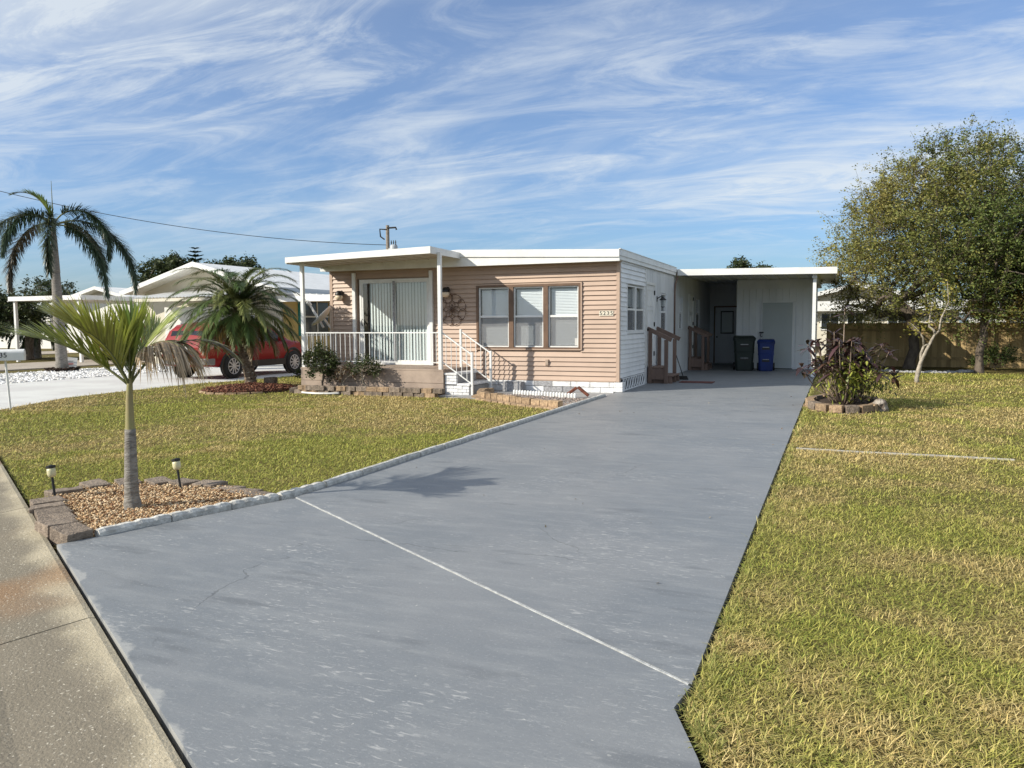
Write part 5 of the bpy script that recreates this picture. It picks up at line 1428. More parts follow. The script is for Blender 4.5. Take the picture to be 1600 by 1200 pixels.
# ================================================================== palms
def frond(parent, base, az, el, length, bend, leaf, nl, wid, col, droop=0.25, vee=0.5, plume=False, mat=None, rr=0.012, colj=0.18, spread=1.0, rng=RNG, t0=0.14, side=0.0, early=False):
    base = Vector(base); P = [base]; n = 14; e = el; a = az
    for i in range(n):
        e -= bend / n * ((1.35 - 0.7 * i / n) if early else (0.5 + 1.0 * i / n)); a += side / n
        P.append(P[-1] + Vector((math.cos(a) * math.cos(e), math.sin(a) * math.cos(e), math.sin(e))) * (length / n))
    T_ = np.linspace(t0, 1.0, nl)
    Pn = np.array([tuple(p) for p in P])
    idx = T_ * n; i0 = np.clip(idx.astype(int), 0, n - 1); f = (idx - i0)[:, None]
    C = Pn[i0] * (1 - f) + Pn[i0 + 1] * f; T = unit(Pn[i0 + 1] - Pn[i0])
    S = unit(np.cross(T, np.array([0, 0, 1.0]))); U = np.cross(S, T)
    B, D, L = [], [], []
    sides = (-1, 1)
    reps = 3 if plume else 1
    for s in sides:
        for r in range(reps):
            ang = rad(62) * (1 - 0.62 * T_) * spread + rng.normal(0, 0.08, nl)
            v = (vee + rng.normal(0, 0.12, nl)) if not plume else rng.uniform(-1.2, 1.35, nl)
            d = T * np.cos(ang)[:, None] + (S * (s * np.cos(v))[:, None] + U * np.sin(v)[:, None]) * np.sin(ang)[:, None]
            ll = leaf * (0.45 + 0.62 * np.sin(np.pi * np.clip(0.12 + 0.80 * T_, 0, 1))) * rng.uniform(0.85, 1.1, nl)
            B.append(C); D.append(d); L.append(ll)
    B = np.concatenate(B); D = np.concatenate(D); L = np.concatenate(L); m = len(B)
    cc = np.array(col)[None] * rng.uniform(1 - colj, 1 + colj, (m, 1))
    fr = blades('frond', B, D, L, wid, droop * rng.uniform(0.6, 1.4, m), cc, mat or M['palmleaf'], parent)
    MB().tube(P, [rr * (1 - 0.8 * i / n) for i in range(n + 1)], 6).build('rachis', M['rachis'], fr, smooth=True)
    return fr
M['rachis'] = pm('palm_rachis', (0.16, 0.17, 0.06), (0.10, 0.11, 0.04), 8, 0.6)
M['trunkgrey'] = pm('palm_trunk_grey', (0.30, 0.28, 0.25), (0.17, 0.155, 0.135), 10, 0.9, bump=0.8, bscale=25, stretch=(1, 1, 4))
M['crownshaft'] = pm('crownshaft_green', (0.26, 0.27, 0.10), (0.30, 0.25, 0.12), 7, 0.5, stretch=(1, 1, 0.4))
M['boots'] = pm('palm_boots', (0.24, 0.18, 0.13), (0.11, 0.08, 0.055), 14, 0.95, bump=1.0, bscale=22)
def ringed_trunk(pts, rad_, n=14, ring=0.0, step=0.06):
    P = [Vector(p) for p in pts]; out_p = []; out_r = []
    for i in range(len(P) - 1):
        L = (P[i + 1] - P[i]).length; k = max(2, int(L / step))
        for q in range(k):
            f = q / k
            out_p.append(P[i].lerp(P[i + 1], f)); out_r.append((rad_[i] * (1 - f) + rad_[i + 1] * f) * (1 + (ring if q % 2 else -ring)))
    out_p.append(P[-1]); out_r.append(rad_[-1])
    return MB().tube(out_p, out_r, n)
RT = np.array([rt.x, rt.y, 0])
azR = math.atan2(rt.y, rt.x); azL = azR + math.pi

# young palm by the street
yp = thing('young_palm', 'young palm with one dead drooping frond in the tan bed by the street', 'palm', (-1.06, -11.95, 0.02))
ringed_trunk([(-1.06, -11.95, 0.0), (-1.06, -11.95, 0.05), (-1.065, -11.95, 0.16), (-1.06, -11.95, 0.40), (-1.05, -11.95, 0.70)], [0.092, 0.070, 0.057, 0.050, 0.042], 16, 0.014, 0.028).build('trunk', M['trunkgrey'], yp, smooth=True)
ringed_trunk([(-1.05, -11.95, 0.66), (-1.05, -11.95, 0.74), (-1.045, -11.95, 0.95), (-1.03, -11.95, 1.12)], [0.040, 0.036, 0.028, 0.021], 14, 0.006, 0.05).build('crownshaft', M['crownshaft'], yp, smooth=True)
top = (-1.035, -11.95, 1.06)
green = (0.27, 0.31, 0.06); ygreen = (0.40, 0.38, 0.08); tan_ = (0.62, 0.50, 0.31); brown_ = (0.36, 0.27, 0.17)
frond(yp, top, azL + 0.02, rad(42), 0.90, 0.60, 0.46, 62, 0.0155, green, droop=0.06, vee=0.45, spread=0.68, colj=0.45, t0=0.22)
frond(yp, top, azL - 0.30, rad(56), 0.86, 0.65, 0.50, 58, 0.0155, (0.33, 0.35, 0.065), droop=0.06, vee=0.45, spread=0.66, colj=0.4, t0=0.22)
frond(yp, top, azL + 0.45, rad(66), 0.66, 0.6, 0.50, 50, 0.0155, ygreen, droop=0.06, vee=0.4, spread=0.66, colj=0.35, t0=0.22)
frond(yp, top, azR + 1.2, rad(86), 0.46, 0.3, 0.48, 46, 0.0155, (0.24, 0.31, 0.06), droop=0.05, vee=0.45, spread=0.6, colj=0.4, t0=0.2)
frond(yp, top, azR - 1.0, rad(80), 0.45, 0.4, 0.46, 42, 0.0155, (0.30, 0.33, 0.065), droop=0.05, vee=0.45, spread=0.62, colj=0.35, t0=0.2)
frond(yp, top, azR + 1.6, rad(55), 0.80, 0.7, 0.46, 50, 0.0155, (0.25, 0.29, 0.06), droop=0.06, vee=0.45, spread=0.7, colj=0.4, t0=0.22)
frond(yp, top, azR - 1.75, rad(60), 0.70, 0.7, 0.46, 48, 0.0155, (0.30, 0.33, 0.065), droop=0.06, vee=0.45, spread=0.7, colj=0.4, t0=0.22)
frond(yp, top, azR + 0.02, rad(82), 0.74, 2.1, 0.32, 66, 0.015, tan_, droop=0.75, vee=-0.2, spread=1.0, colj=0.5, t0=0.35)
frond(yp, top, azR - 0.35, rad(78), 0.76, 2.0, 0.32, 60, 0.014, brown_, droop=0.85, vee=-0.1, spread=1.0, colj=0.5, t0=0.4)
frond(yp, top, azR + 0.12, rad(62), 0.98, 1.75, 0.24, 50, 0.016, (0.16, 0.14, 0.05), droop=0.30, vee=0.1, spread=0.85, colj=0.5, t0=0.42)

# pygmy date palm with leaning trunk in a mulch ring
pd = thing('date_palm', 'bushy date palm with a leaning trunk in a dark mulch ring', 'palm', (-8.93, -1.36, 0))
tp = [(-8.88, -1.36, 0.0), (-8.93, -1.36, 0.35), (-9.05, -1.36, 0.8), (-9.17, -1.36, 1.25), (-9.22, -1.36, 1.75), (-9.2, -1.36, 2.1)]
mb = ringed_trunk(tp, [0.15, 0.135, 0.13, 0.125, 0.15, 0.12], 14, 0.05, 0.035)
tk = mb.build('trunk', M['boots'], pd, jitter=0.006)
for i in range(90):                                       # old leaf bases
    f = random.random() * 1.7; a = random.uniform(0, 6.28)
    j = min(int(f / 0.43), 4); c = Vector(tp[j]).lerp(Vector(tp[j + 1]), min(1, f / 0.43 - j))
    d = Vector((math.cos(a), math.sin(a), 0.75)).normalized()
    MB().beam(c + Vector((math.cos(a), math.sin(a), 0)) * 0.11, c + Vector((math.cos(a), math.sin(a), 0)) * 0.11 + d * 0.075, 0.035, 0.02).build('leaf_base', M['palebark'], tk)
cen = (-9.21, -1.36, 2.0)
for i in range(84):
    a = i * 2.39996 + random.uniform(-.2, .2); q = i / 84
    el = rad(82 - 100 * q ** 0.9)
    ln = random.uniform(1.45, 1.85) if q < 0.8 else random.uniform(1.1, 1.4)
    g = [(0.105, 0.16, 0.045), (0.14, 0.18, 0.055), (0.08, 0.13, 0.04), (0.18, 0.20, 0.06)][i % 4]
    if q > 0.86: g = random.choice([(0.22, 0.15, 0.05), (0.12, 0.12, 0.03), (0.28, 0.20, 0.10)])
    frond(pd, (cen[0], cen[1], cen[2] - 0.25 * q), a, el, ln, 1.15 + 0.5 * (1 - q), 0.33, 84, 0.0155, g, droop=0.32, vee=0.3, rr=0.011, colj=0.3)
for i in range(7):                                         # hanging dead skirt
    a = random.uniform(0, 6.28)
    frond(pd, (cen[0], cen[1], 1.6), a, rad(-25), 0.8, 1.0, 0.2, 26, 0.012, (0.25, 0.17, 0.08), droop=0.5, vee=-0.2, rr=0.009)
MR = [(-8.5 + 0.98 * math.cos(q * math.pi / 12) * (1.0 + 0.12 * math.sin(3 * q)), -1.85 + 1.15 * math.sin(q * math.pi / 12)) for q in range(24)]
flat('mulch_ring', MR, -0.05, 0.03, M['soil'])
pebbles('bark_mulch', 'dark red-brown bark mulch ringed around the leaning palm', 'mulch', MR, 3500, 0.032, [(0.10, 0.035, 0.022), (0.16, 0.06, 0.035), (0.06, 0.022, 0.015), (0.20, 0.10, 0.06)], z=0.03, zamp=0.06, mound=lambda X, Y: 0.10 * np.clip(1 - np.hypot(X + 8.5, Y + 1.8), 0, 1))
mre = thing('mulch_ring_edging', 'thin pale stone edging on the near side of the mulch ring', 'edging', (-8, -2.8, 0))
for q in range(14, 22):
    a0, a1 = MR[q], MR[q + 1]; v = Vector((a1[0] - a0[0], a1[1] - a0[1], 0))
    put_block(mre, block_mesh(v.length - 0.02, 0.07, 0.06, 0.006), (a0[0] + a1[0]) / 2, (a0[1] + a1[1]) / 2, -0.01, math.atan2(v.y, v.x), M['blockA'])
sm = MB().tube([(-8.55, -1.05, 0.0), (-8.55, -1.05, 0.12), (-8.56, -1.04, 0.26)], [0.19, 0.17, 0.16], 14)
tag(sm.build('tree_stump', M['boots'], jitter=0.015), 'short dark cut stump beside the leaning palm trunk', 'stump')

# tall foxtail palm in the white gravel
fp = thing('foxtail_palm', 'tall foxtail palm with drooping plumed fronds standing in white gravel', 'palm', (-20.45, 2.56, 0))
fx, fy = -20.45, 2.56
ringed_trunk([(fx, fy, -0.05), (fx, fy, 0.4), (fx - 0.05, fy, 2.0), (fx - 0.08, fy, 3.40)], [0.23, 0.185, 0.17, 0.135], 16, 0.012, 0.09).build('trunk', M['trunkgrey'], fp, smooth=True)
ringed_trunk([(fx - 0.08, fy, 3.39), (fx - 0.08, fy, 3.8), (fx - 0.08, fy, 4.5), (fx - 0.08, fy, 5.1)], [0.145, 0.13, 0.10, 0.05], 14, 0.0, 0.1).build('crownshaft', M['trunkgrey'], fp, smooth=True)
MB().lathe([(0.02, 0.0), (0.10, 0.12), (0.11, 0.35), (0.05, 0.75), (0.01, 0.85)], (fx - 0.22, fy - 0.08, 3.40), 10, (0.12, 0, 1)).build('spathe', M['concrete'], fp, smooth=True)
ft = (fx - 0.08, fy, 5.0)
dk_ = (0.036, 0.062, 0.030)
for az, el, ln, bend, c in ((azL + 0.12, 52, 3.9, 2.55, dk_), (azL - 0.30, 24, 3.4, 1.95, (0.075, 0.064, 0.036)), (azR + 0.02, 76, 3.1, 2.95, dk_), (azR + 0.18, 34, 4.0, 2.1, dk_), (azR - 0.28, 10, 3.5, 1.65, dk_),
                            (azR - 1.15, 45, 3.2, 2.5, (0.048, 0.068, 0.032)), (azL + 1.3, 50, 2.8, 2.2, dk_), (azR + 1.2, 35, 2.8, 1.9, dk_)):
    frond(fp, ft, az, rad(el), ln, bend, 0.46, 105, 0.026, c, droop=0.22, plume=True, spread=1.0, rr=0.03, t0=0.16, early=True, colj=0.35)
frond(fp, ft, azL - 0.1, rad(80), 2.0, 1.7, 0.40, 70, 0.035, (0.15, 0.21, 0.045), droop=0.1, vee=0.8, spread=0.6, rr=0.03)
MB().tube([ft, (ft[0], ft[1], 6.5)], [0.025, 0.006], 6).build('spear', M['rachis'], fp)
pebbles('fox_mulch', 'dark mulch mound at the foot of the foxtail palm', 'mulch', [(fx + 0.55 * math.cos(q), fy + 0.55 * math.sin(q)) for q in np.linspace(0, 6.2, 12)], 500, 0.05, [(0.03, 0.02, 0.015), (0.05, 0.03, 0.02)], z=0.0, zamp=0.12)
pebbles('white_gravel', "white stones covering the bed beyond the neighbour's drive", 'gravel', [(-16.64, 12), (-16.55, -3.3), (-20.85, gl(-20.85) + 0.1), (-20.9, 2.5), (-21.0, 12)], 14000, 0.055, [(0.80, 0.80, 0.78), (0.72, 0.71, 0.69), (0.62, 0.61, 0.59), (0.85, 0.85, 0.84), (0.45, 0.44, 0.42)], z=-0.02, zamp=0.03)

# ================================================================== broadleaf trees and shrubs
def grow_tree(name, label, base, crown_c, crown_r, n_att, leaves_per, leaf_size, colf, bark, group=None, trunk_h=1.8, trunk_r=0.16, seed=1, twig=0.42, cat='tree', lean=(0, 0), hollow=0.45, leaf_asp=0.5, lower=-0.75, cone=0.0):
    rng = np.random.default_rng(seed)
    t = thing(name, label, cat, base, 0, group)
    b = np.array(base, float); cc = np.array(crown_c, float); cr = np.array(crown_r, float)
    nodes = [b]; par = [-1]
    k = max(3, int(trunk_h / 0.3))
    for i in range(1, k + 1):
        p = b + np.array([lean[0] * i / k, lean[1] * i / k, trunk_h * i / k]) + np.append(rng.normal(0, 0.025, 2), 0)
        nodes.append(p); par.append(len(nodes) - 2)
    A = []
    while len(A) < n_att:
        d = rng.normal(size=3); d /= np.linalg.norm(d)
        if d[2] < lower: continue
        r = rng.uniform(hollow ** 3, 1) ** (1 / 3) * (0.82 + 0.36 * vnoise(np.array([d[0] * 2.3 + seed]), np.array([d[1] * 2.3 + d[2] * 1.7]))[0])
        p_ = d * cr * r
        if cone: p_[:2] *= 1 - cone * max(0.0, p_[2] / cr[2]) ** 1.3
        A.append(cc + p_)
    A = np.array(A); trunk_top = nodes[-1]
    A = A[np.argsort(np.linalg.norm(A - trunk_top, axis=1))]
    ends = []
    for a in A:
        Nn = np.array(nodes[k // 2:]); dist = np.linalg.norm(Nn - a, axis=1) + 0.25 * np.maximum(0, Nn[:, 2] - a[2] + 0.2)
        j = int(np.argmin(dist)) + k // 2
        p0 = nodes[j]; L = np.linalg.norm(a - p0); st_ = max(2, int(L / 0.4)); prev = j
        for q in range(1, st_ + 1):
            f = q / st_
            p = p0 + (a - p0) * f + np.array([0, 0, 0.10 * L * math.sin(math.pi * f)]) + rng.normal(0, 0.03, 3) * (f < 1)
            nodes.append(p); par.append(prev); prev = len(nodes) - 1
        ends.append(prev)
    cnt = np.zeros(len(nodes)); 
    for e in ends:
        while e != -1: cnt[e] += 1; e = par[e]
    R = np.maximum(0.006, trunk_r * (cnt / max(cnt[0], 1)) ** 0.46); R[0] *= 1.35
    kids = {}
    for i, p in enumerate(par): kids.setdefault(p, []).append(i)
    mb = MB(); seen = set(); stack = [0]
    def chain(i):
        c = [i] if par[i] == -1 else [par[i], i]
        while True:
            ks = kids.get(c[-1], [])
            if not ks: break
            ks = sorted(ks, key=lambda q: -cnt[q])
            stack.extend(ks[1:]); c.append(ks[0])
        return c
    while stack:
        i = stack.pop(); c = chain(i)
        if len(c) > 1:
            rr = [R[q] for q in c]; rr[0] = min(rr[0], R[c[1]] * 1.15) if par[i] != -1 else rr[0]
            mb.tube([nodes[q] for q in c], rr, 7 if R[c[1]] > 0.04 else 4, cap=False)
    E = np.array([nodes[e] for e in ends])
    Pp = np.array([nodes[par[e]] for e in ends]); dirs = unit(E - Pp)
    n = len(E) * leaves_per
    # a few twigs leave each branch end; leaves sit along them
    tw = 6
    td = unit(np.repeat(dirs, tw, axis=0) * 0.8 + rng.normal(size=(len(E) * tw, 3)) * 0.75 + unit(np.repeat(E - cc, tw, axis=0)) * 0.35)
    tl = rng.uniform(0.5, 1.4, len(td)) * twig
    per = max(1, leaves_per // tw)
    f = rng.uniform(0.0, 1.0, (len(td), per)) ** 1.25 + 0.03
    C = np.repeat(E, tw, axis=0)[:, None, :] + td[:, None, :] * (tl[:, None] * f)[:, :, None] + rng.normal(0, leaf_size * 0.7, (len(td), per, 3))
    C = C.reshape(-1, 3)
    col = colf(C, rng)
    sz = leaf_size * rng.uniform(0.6, 1.35, len(C))
    leaf_mesh('crown', C, sz, col, M['leaf'], t, flat=0.7, aspect=leaf_asp, rng=rng)
    for i in range(0, len(td), 2):
        a = E[i // tw]; mb.tube([a, a + td[i] * tl[i]], [0.006, 0.003], 3, cap=False)
    mb.build('trunk', bark, t, smooth=True)
    return t
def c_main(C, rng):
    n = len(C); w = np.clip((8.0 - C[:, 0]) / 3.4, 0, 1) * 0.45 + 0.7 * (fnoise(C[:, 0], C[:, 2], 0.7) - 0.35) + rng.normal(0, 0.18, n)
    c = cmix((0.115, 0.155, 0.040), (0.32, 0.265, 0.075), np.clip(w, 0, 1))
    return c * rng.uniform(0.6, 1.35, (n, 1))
def c_dark(C, rng):
    n = len(C); w = np.clip(fnoise(C[:, 0], C[:, 2], 0.9) + rng.normal(0, 0.15, n) - 0.25, 0, 1)
    return cmix((0.07, 0.11, 0.03), (0.17, 0.19, 0.05), w) * rng.uniform(0.6, 1.35, (n, 1))
def c_ochre(C, rng):
    n = len(C); return cmix((0.10, 0.10, 0.025), (0.27, 0.19, 0.045), rng.random(n)) * rng.uniform(0.6, 1.3, (n, 1))
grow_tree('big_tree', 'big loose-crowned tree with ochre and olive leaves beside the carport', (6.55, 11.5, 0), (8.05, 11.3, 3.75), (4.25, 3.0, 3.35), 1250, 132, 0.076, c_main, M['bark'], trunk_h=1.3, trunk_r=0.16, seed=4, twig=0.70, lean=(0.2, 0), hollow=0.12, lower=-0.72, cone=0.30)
grow_tree('leafy_tree', 'dark green tree at the right edge with a straight shaded trunk', (8.26, 9.8, 0), (9.3, 10.6, 3.1), (1.9, 1.6, 1.5), 240, 102, 0.075, c_dark, M['bark'], trunk_h=1.7, trunk_r=0.11, seed=9, twig=0.5, lean=(0.1, 0.1), hollow=0.12, lower=-0.96)
grow_tree('ochre_shrub_tree', 'spreading golden-leaved bush over the fence at the right edge', (9.9, 10.6, 0), (9.6, 10.0, 1.85), (1.9, 0.9, 0.42), 70, 110, 0.075, c_ochre, M['bark'], trunk_h=1.1, trunk_r=0.06, seed=12, twig=0.4, cat='bush')
# small pale crooked tree on the lawn
wt = thing('crooked_sapling', 'small crooked pale-barked tree with few leaves on the side lawn', 'tree', (6.24, 5.08, 0))
mb = MB()
mb.tube([(6.24, 5.08, -0.02), (6.22, 5.08, 0.15), (6.25, 5.08, 0.30), (6.30, 5.08, 0.55), (6.42, 5.08, 0.85), (6.55, 5.08, 1.15), (6.60, 5.08, 1.25)], [0.07, 0.05, 0.06, 0.042, 0.035, 0.028, 0.024], 8)
mb.tube([(6.30, 5.08, 0.50), (6.30, 5.12, 0.75), (6.36, 5.1, 0.95), (6.44, 5.08, 0.98)], [0.04, 0.034, 0.03, 0.02], 7)
mb.tube([(6.60, 5.08, 1.22), (6.56, 5.1, 1.34), (6.46, 5.1, 1.42), (6.47, 5.12, 1.65), (6.52, 5.1, 2.0)], [0.036, 0.03, 0.025, 0.02, 0.01], 7)
mb.tube([(6.60, 5.08, 1.22), (6.68, 5.06, 1.32), (6.70, 5.0, 1.6), (6.85, 5.0, 2.0), (6.8, 4.9, 2.5)], [0.034, 0.028, 0.02, 0.014, 0.006], 7)
mb.tube([(6.36, 5.1, 0.93), (6.33, 5.05, 1.15), (6.20, 5.0, 1.35), (6.05, 5.0, 1.5)], [0.028, 0.02, 0.014, 0.008], 6)
mb.build('trunk', M['palebark'], wt, smooth=True, jitter=0.004)
pts_ = np.array([(6.1, 5.0, 1.45), (6.25, 5.05, 1.3), (6.5, 5.1, 1.85), (6.8, 4.95, 2.2), (6.75, 5.0, 1.75), (6.9, 5.0, 2.4), (6.35, 5.0, 1.6), (6.6, 5.1, 2.5)])
C = np.repeat(pts_, 34, axis=0) + RNG.normal(0, 0.13, (len(pts_) * 34, 3))
leaf_mesh('crown', C, 0.085, cmix((0.13, 0.14, 0.03), (0.36, 0.30, 0.06), RNG.random(len(C))), M['leaf'], wt, flat=0.7)
# stones and mulch below the trees
flat('tree_bed', [(4.2, 12.75), (5.0, 10.6), (6.3, 9.1), (7.4, 9.3), (8.6, 9.4), (12, 9.6), (20, 10.5), (20, 12.75)], -0.05, 0.012, M['soil'])
rk = thing('stone_edging', 'curved line of grey stones edging the shaded bed below the trees', 'edging', (6.5, 9.4, 0))
for i in range(26):
    f = i / 25; x = 4.9 + 3.2 * f; y = 10.4 - 1.35 * math.sin(f * math.pi * 0.8) + 0.5 * f * f
    s = random.uniform(0.07, 0.12)
    mb = MB().lathe([(0.01, -0.3), (0.8, -0.2), (1.0, 0.2), (0.7, 0.7), (0.05, 0.85)], (0, 0, 0), 7); mb.v = [(a * s * 1.3, b * s, c * s) for a, b, c in mb.v]
    o = mb.build('stone', M['greystone'] if 'greystone' in M else M['greyblock'], None, jitter=0.012); o.parent = rk; o.matrix_parent_inverse = Matrix.Translation(-rk.location); o.location = (x, y, 0.02); o.rotation_euler = (0, 0, random.uniform(0, 6))
grow_tree('fern_bush', 'low dark fern-like bush at the foot of the shaded fence', (8.9, 11.2, 0), (8.9, 11.2, 0.35), (0.6, 0.5, 0.35), 26, 60, 0.08, c_dark, M['bark'], trunk_h=0.2, trunk_r=0.02, seed=21, twig=0.2, cat='bush', lower=-0.2)

# shrubs below the porch
def c_bush(C, rng):
    n = len(C); return cmix((0.028, 0.045, 0.014), (0.075, 0.095, 0.026), rng.random(n)) * rng.uniform(0.6, 1.3, (n, 1))
grow_tree('porch_shrub', 'dense dark green shrub in the block bed at the porch corner', (-6.52, -1.74, 0.10), (-6.52, -1.76, 0.68), (0.40, 0.26, 0.42), 54, 48, 0.062, c_bush, M['bark'], trunk_h=0.22, trunk_r=0.03, seed=31, twig=0.13, cat='shrub', lower=-0.8)
grow_tree('porch_shrub', 'thin open shrub with bare stems in the block bed before the sliding door', (-5.38, -1.74, 0.10), (-5.36, -1.74, 0.58), (0.42, 0.2, 0.26), 34, 48, 0.05, c_bush, M['palebark'], trunk_h=0.16, trunk_r=0.022, seed=32, twig=0.12, cat='shrub', lower=-0.5)
grow_tree('porch_shrub', 'wispy reddish low plant between the two shrubs below the porch', (-5.95, -1.74, 0.10), (-5.92, -1.74, 0.40), (0.30, 0.15, 0.24), 20, 24, 0.045, lambda C, rng: cmix((0.10, 0.05, 0.03), (0.16, 0.12, 0.06), rng.random(len(C))), M['palebark'], trunk_h=0.1, trunk_r=0.015, seed=33, twig=0.1, cat='shrub', lower=-0.5)
grow_tree('shade_shrub', 'green shrub behind the left porch post beside the red car', (-8.05, -0.2, 0.0), (-8.05, -0.2, 0.30), (0.32, 0.28, 0.26), 26, 40, 0.06, c_bush, M['bark'], trunk_h=0.12, trunk_r=0.02, seed=36, twig=0.1, cat='shrub')

# purple-leaved shrub in the planter
M['stembrown'] = pm('brown_stem', (0.26, 0.20, 0.15), (0.15, 0.11, 0.085), 14, 0.8)
pp = thing('purple_shrub', 'cane-stemmed shrub with big purple-brown leaves in the planter by the carport', 'shrub', (4.5, -1.55, 0.1))
mb = MB(); tips = []
rng = np.random.default_rng(77)
for i in range(38):
    a = rng.uniform(0, 6.283); o0 = Vector((4.5 + 0.20 * math.cos(a) * rng.random(), -1.6 + 0.30 * math.sin(a) * rng.random(), 0.08))
    sp = rng.uniform(0.15, 0.62); h = rng.uniform(0.65, 1.15) * (1.2 - 0.35 * sp)
    e = o0 + Vector((sp * math.cos(a), sp * math.sin(a) * 1.0, h)); mid = o0.lerp(e, 0.5) + Vector((0.08 * math.cos(a), 0.08 * math.sin(a), -0.04))
    mb.tube([o0, o0.lerp(mid, .5) + Vector((rng.normal(0, .02), rng.normal(0, .02), 0)), mid, mid.lerp(e, .55), e], [0.016, 0.014, 0.012, 0.010, 0.007], 5)
    tips.append((e, a))
    if rng.random() < 0.5:
        e2 = mid + Vector((rng.normal(0, .18), rng.normal(0, .18), rng.uniform(.15, .4))); mb.tube([mid, mid.lerp(e2, .5), e2], [0.010, 0.008, 0.006], 5); tips.append((e2, a))
e = Vector((4.48, -1.5, 1.78)); mb.tube([(4.5, -1.55, 0.1), (4.47, -1.52, 0.9), e], [0.016, 0.012, 0.007], 5); tips.append((e, 0))
mb.build('stems', M['stembrown'], pp, smooth=True)
B, D, L, W, dr, C = [], [], [], [], [], []
for e, a in tips:
    for q in range(rng.integers(9, 15)):
        b = rng.uniform(0, 6.283); el = rng.uniform(-0.3, 0.9)
        B.append(tuple(e + Vector((0, 0, rng.uniform(-0.12, 0.02))))); D.append((math.cos(b) * math.cos(el), math.sin(b) * math.cos(el), math.sin(el)))
        L.append(rng.uniform(0.18, 0.31)); W.append(rng.uniform(0.055, 0.08)); dr.append(rng.uniform(0.2, 0.7))
        C.append(np.array(random.choice([(0.055, 0.024, 0.026), (0.075, 0.032, 0.030), (0.045, 0.022, 0.022), (0.10, 0.055, 0.035), (0.05, 0.04, 0.022)])) * rng.uniform(0.7, 1.4))
PROF = ((0, .15), (.15, .55), (.45, 1), (.75, .8), (1, .05))
blades('leaves', np.array(B), np.array(D), np.array(L), np.array(W), np.array(dr), np.array(C), M['palmleaf'], pp, prof=PROF)
nl = 620; cl = np.array([4.62, -1.95, 0.60]) + rng.normal(0, 1, (nl, 3)) * np.array([0.22, 0.16, 0.16])
dd = rng.normal(0, 1, (nl, 3)); dd[:, 2] += 0.4
blades('young_leaves', cl, dd, rng.uniform(.08, .15, nl), rng.uniform(.025, .045, nl), 0.4, cmix((0.13, 0.16, 0.03), (0.36, 0.38, 0.07), rng.random(nl)), M['palmleaf'], pp, prof=PROF)
nl = 700; cl = np.array([4.75, -1.2, 0.40]) + rng.normal(0, 1, (nl, 3)) * np.array([0.26, 0.3, 0.13]); dd = rng.normal(0, 1, (nl, 3))
blades('low_leaves', cl, dd, rng.uniform(.06, .12, nl), rng.uniform(.015, .03, nl), 0.3, cmix((0.05, 0.06, 0.015), (0.12, 0.13, 0.03), rng.random(nl)), M['palmleaf'], pp, prof=PROF)

# ---------------- background greenery
def c_far(C, rng):
    n = len(C); return cmix((0.030, 0.050, 0.018), (0.075, 0.090, 0.030), rng.random(n)) * rng.uniform(0.6, 1.3, (n, 1))
grow_tree('multi_stem_tree', 'dark bushy tree with twisted brown stems at the left edge', (-32.1, 9.9, -0.08), (-33.0, 9.4, 2.0), (2.0, 1.6, 1.15), 120, 90, 0.17, c_far, M['bark'], trunk_h=0.7, trunk_r=0.2, seed=41, twig=0.4)
grow_tree('round_oak', 'rounded dark tree crown rising above the white roofs', (-58.5, 45, 0), (-58.5, 45, 6.3), (3.3, 3, 2.1), 130, 80, 0.34, c_far, M['bark'], trunk_h=4.0, trunk_r=0.3, seed=42, twig=0.6)
grow_tree('bushy_oak', 'broad dark tree just right of the little pine above the white gable', (-52.5, 46, 0), (-51.5, 46, 6.0), (3.4, 3, 2.0), 130, 80, 0.34, c_far, M['bark'], trunk_h=4.0, trunk_r=0.3, seed=43, twig=0.6)
grow_tree('roofline_tree', 'leafy treetop peeking over the carport roof, the taller of the two', (-2.45, 45, 0), (-2.5, 45, 5.0), (0.6, 0.7, 1.1), 46, 60, 0.22, c_far, M['bark'], trunk_h=3.5, trunk_r=0.15, seed=44, twig=0.35)
grow_tree('roofline_bush', 'rounded treetop peeking over the carport roof, the wider of the two', (-0.9, 45, 0), (-0.9, 45, 4.85), (1.15, 1, 0.75), 60, 60, 0.22, c_far, M['bark'], trunk_h=3.5, trunk_r=0.15, seed=45, twig=0.35)
for i, (x, y, z, w, lab) in enumerate(((-52, 14, 2.6, 2.4, 'low dark tree behind the left mailbox in the distance'), (-62, 26, 3.3, 3.0, 'dark roadside tree far away at the left edge'), (-45, 40, 3.2, 2.4, 'dark tree between the far white houses'),
                                   (-76, 45, 4.2, 4.0, 'broad hazy tree beyond the distant white house'), (15, 30, 4.2, 3.2, 'dark tree standing behind the fence at far right'), (-12, 60, 3.0, 3.0, 'tree far behind the house roof'))):
    grow_tree('background_tree', lab, (x, y, -0.08), (x, y, z), (w, w * 0.8, z * 0.55), 80, 60, 0.3, c_far, M['bark'], trunk_h=z * 0.5, trunk_r=0.2, seed=60 + i, twig=0.5, group='background trees')
np_ = thing('young_pine', 'small tiered pine top sticking up above the white gable', 'pine', (-55.3, 45, 0))
mb = MB().tube([(-55.3, 45, 0), (-55.3, 45, 9.3)], [0.2, 0.02], 6); mb.build('trunk', M['bark'], np_)
B, D, L, C = [], [], [], []
for i in range(10):
    z = 5.2 + 4.0 * (i / 9) ** 0.9; r = 2.2 * (1 - i / 10.5)
    for q in range(6):
        a = q * math.pi / 3 + i * 0.5
        for f in np.linspace(0.1, 1, 14):
            for s in (-1, 1):
                B.append((-55.3 + r * f * math.cos(a), 45 + r * f * math.sin(a), z + 0.25 * f * r)); D.append((math.cos(a + s * 0.8), math.sin(a + s * 0.8), 0.35)); L.append(0.5 * (1.1 - f * 0.5)); C.append((0.04, 0.075, 0.03))
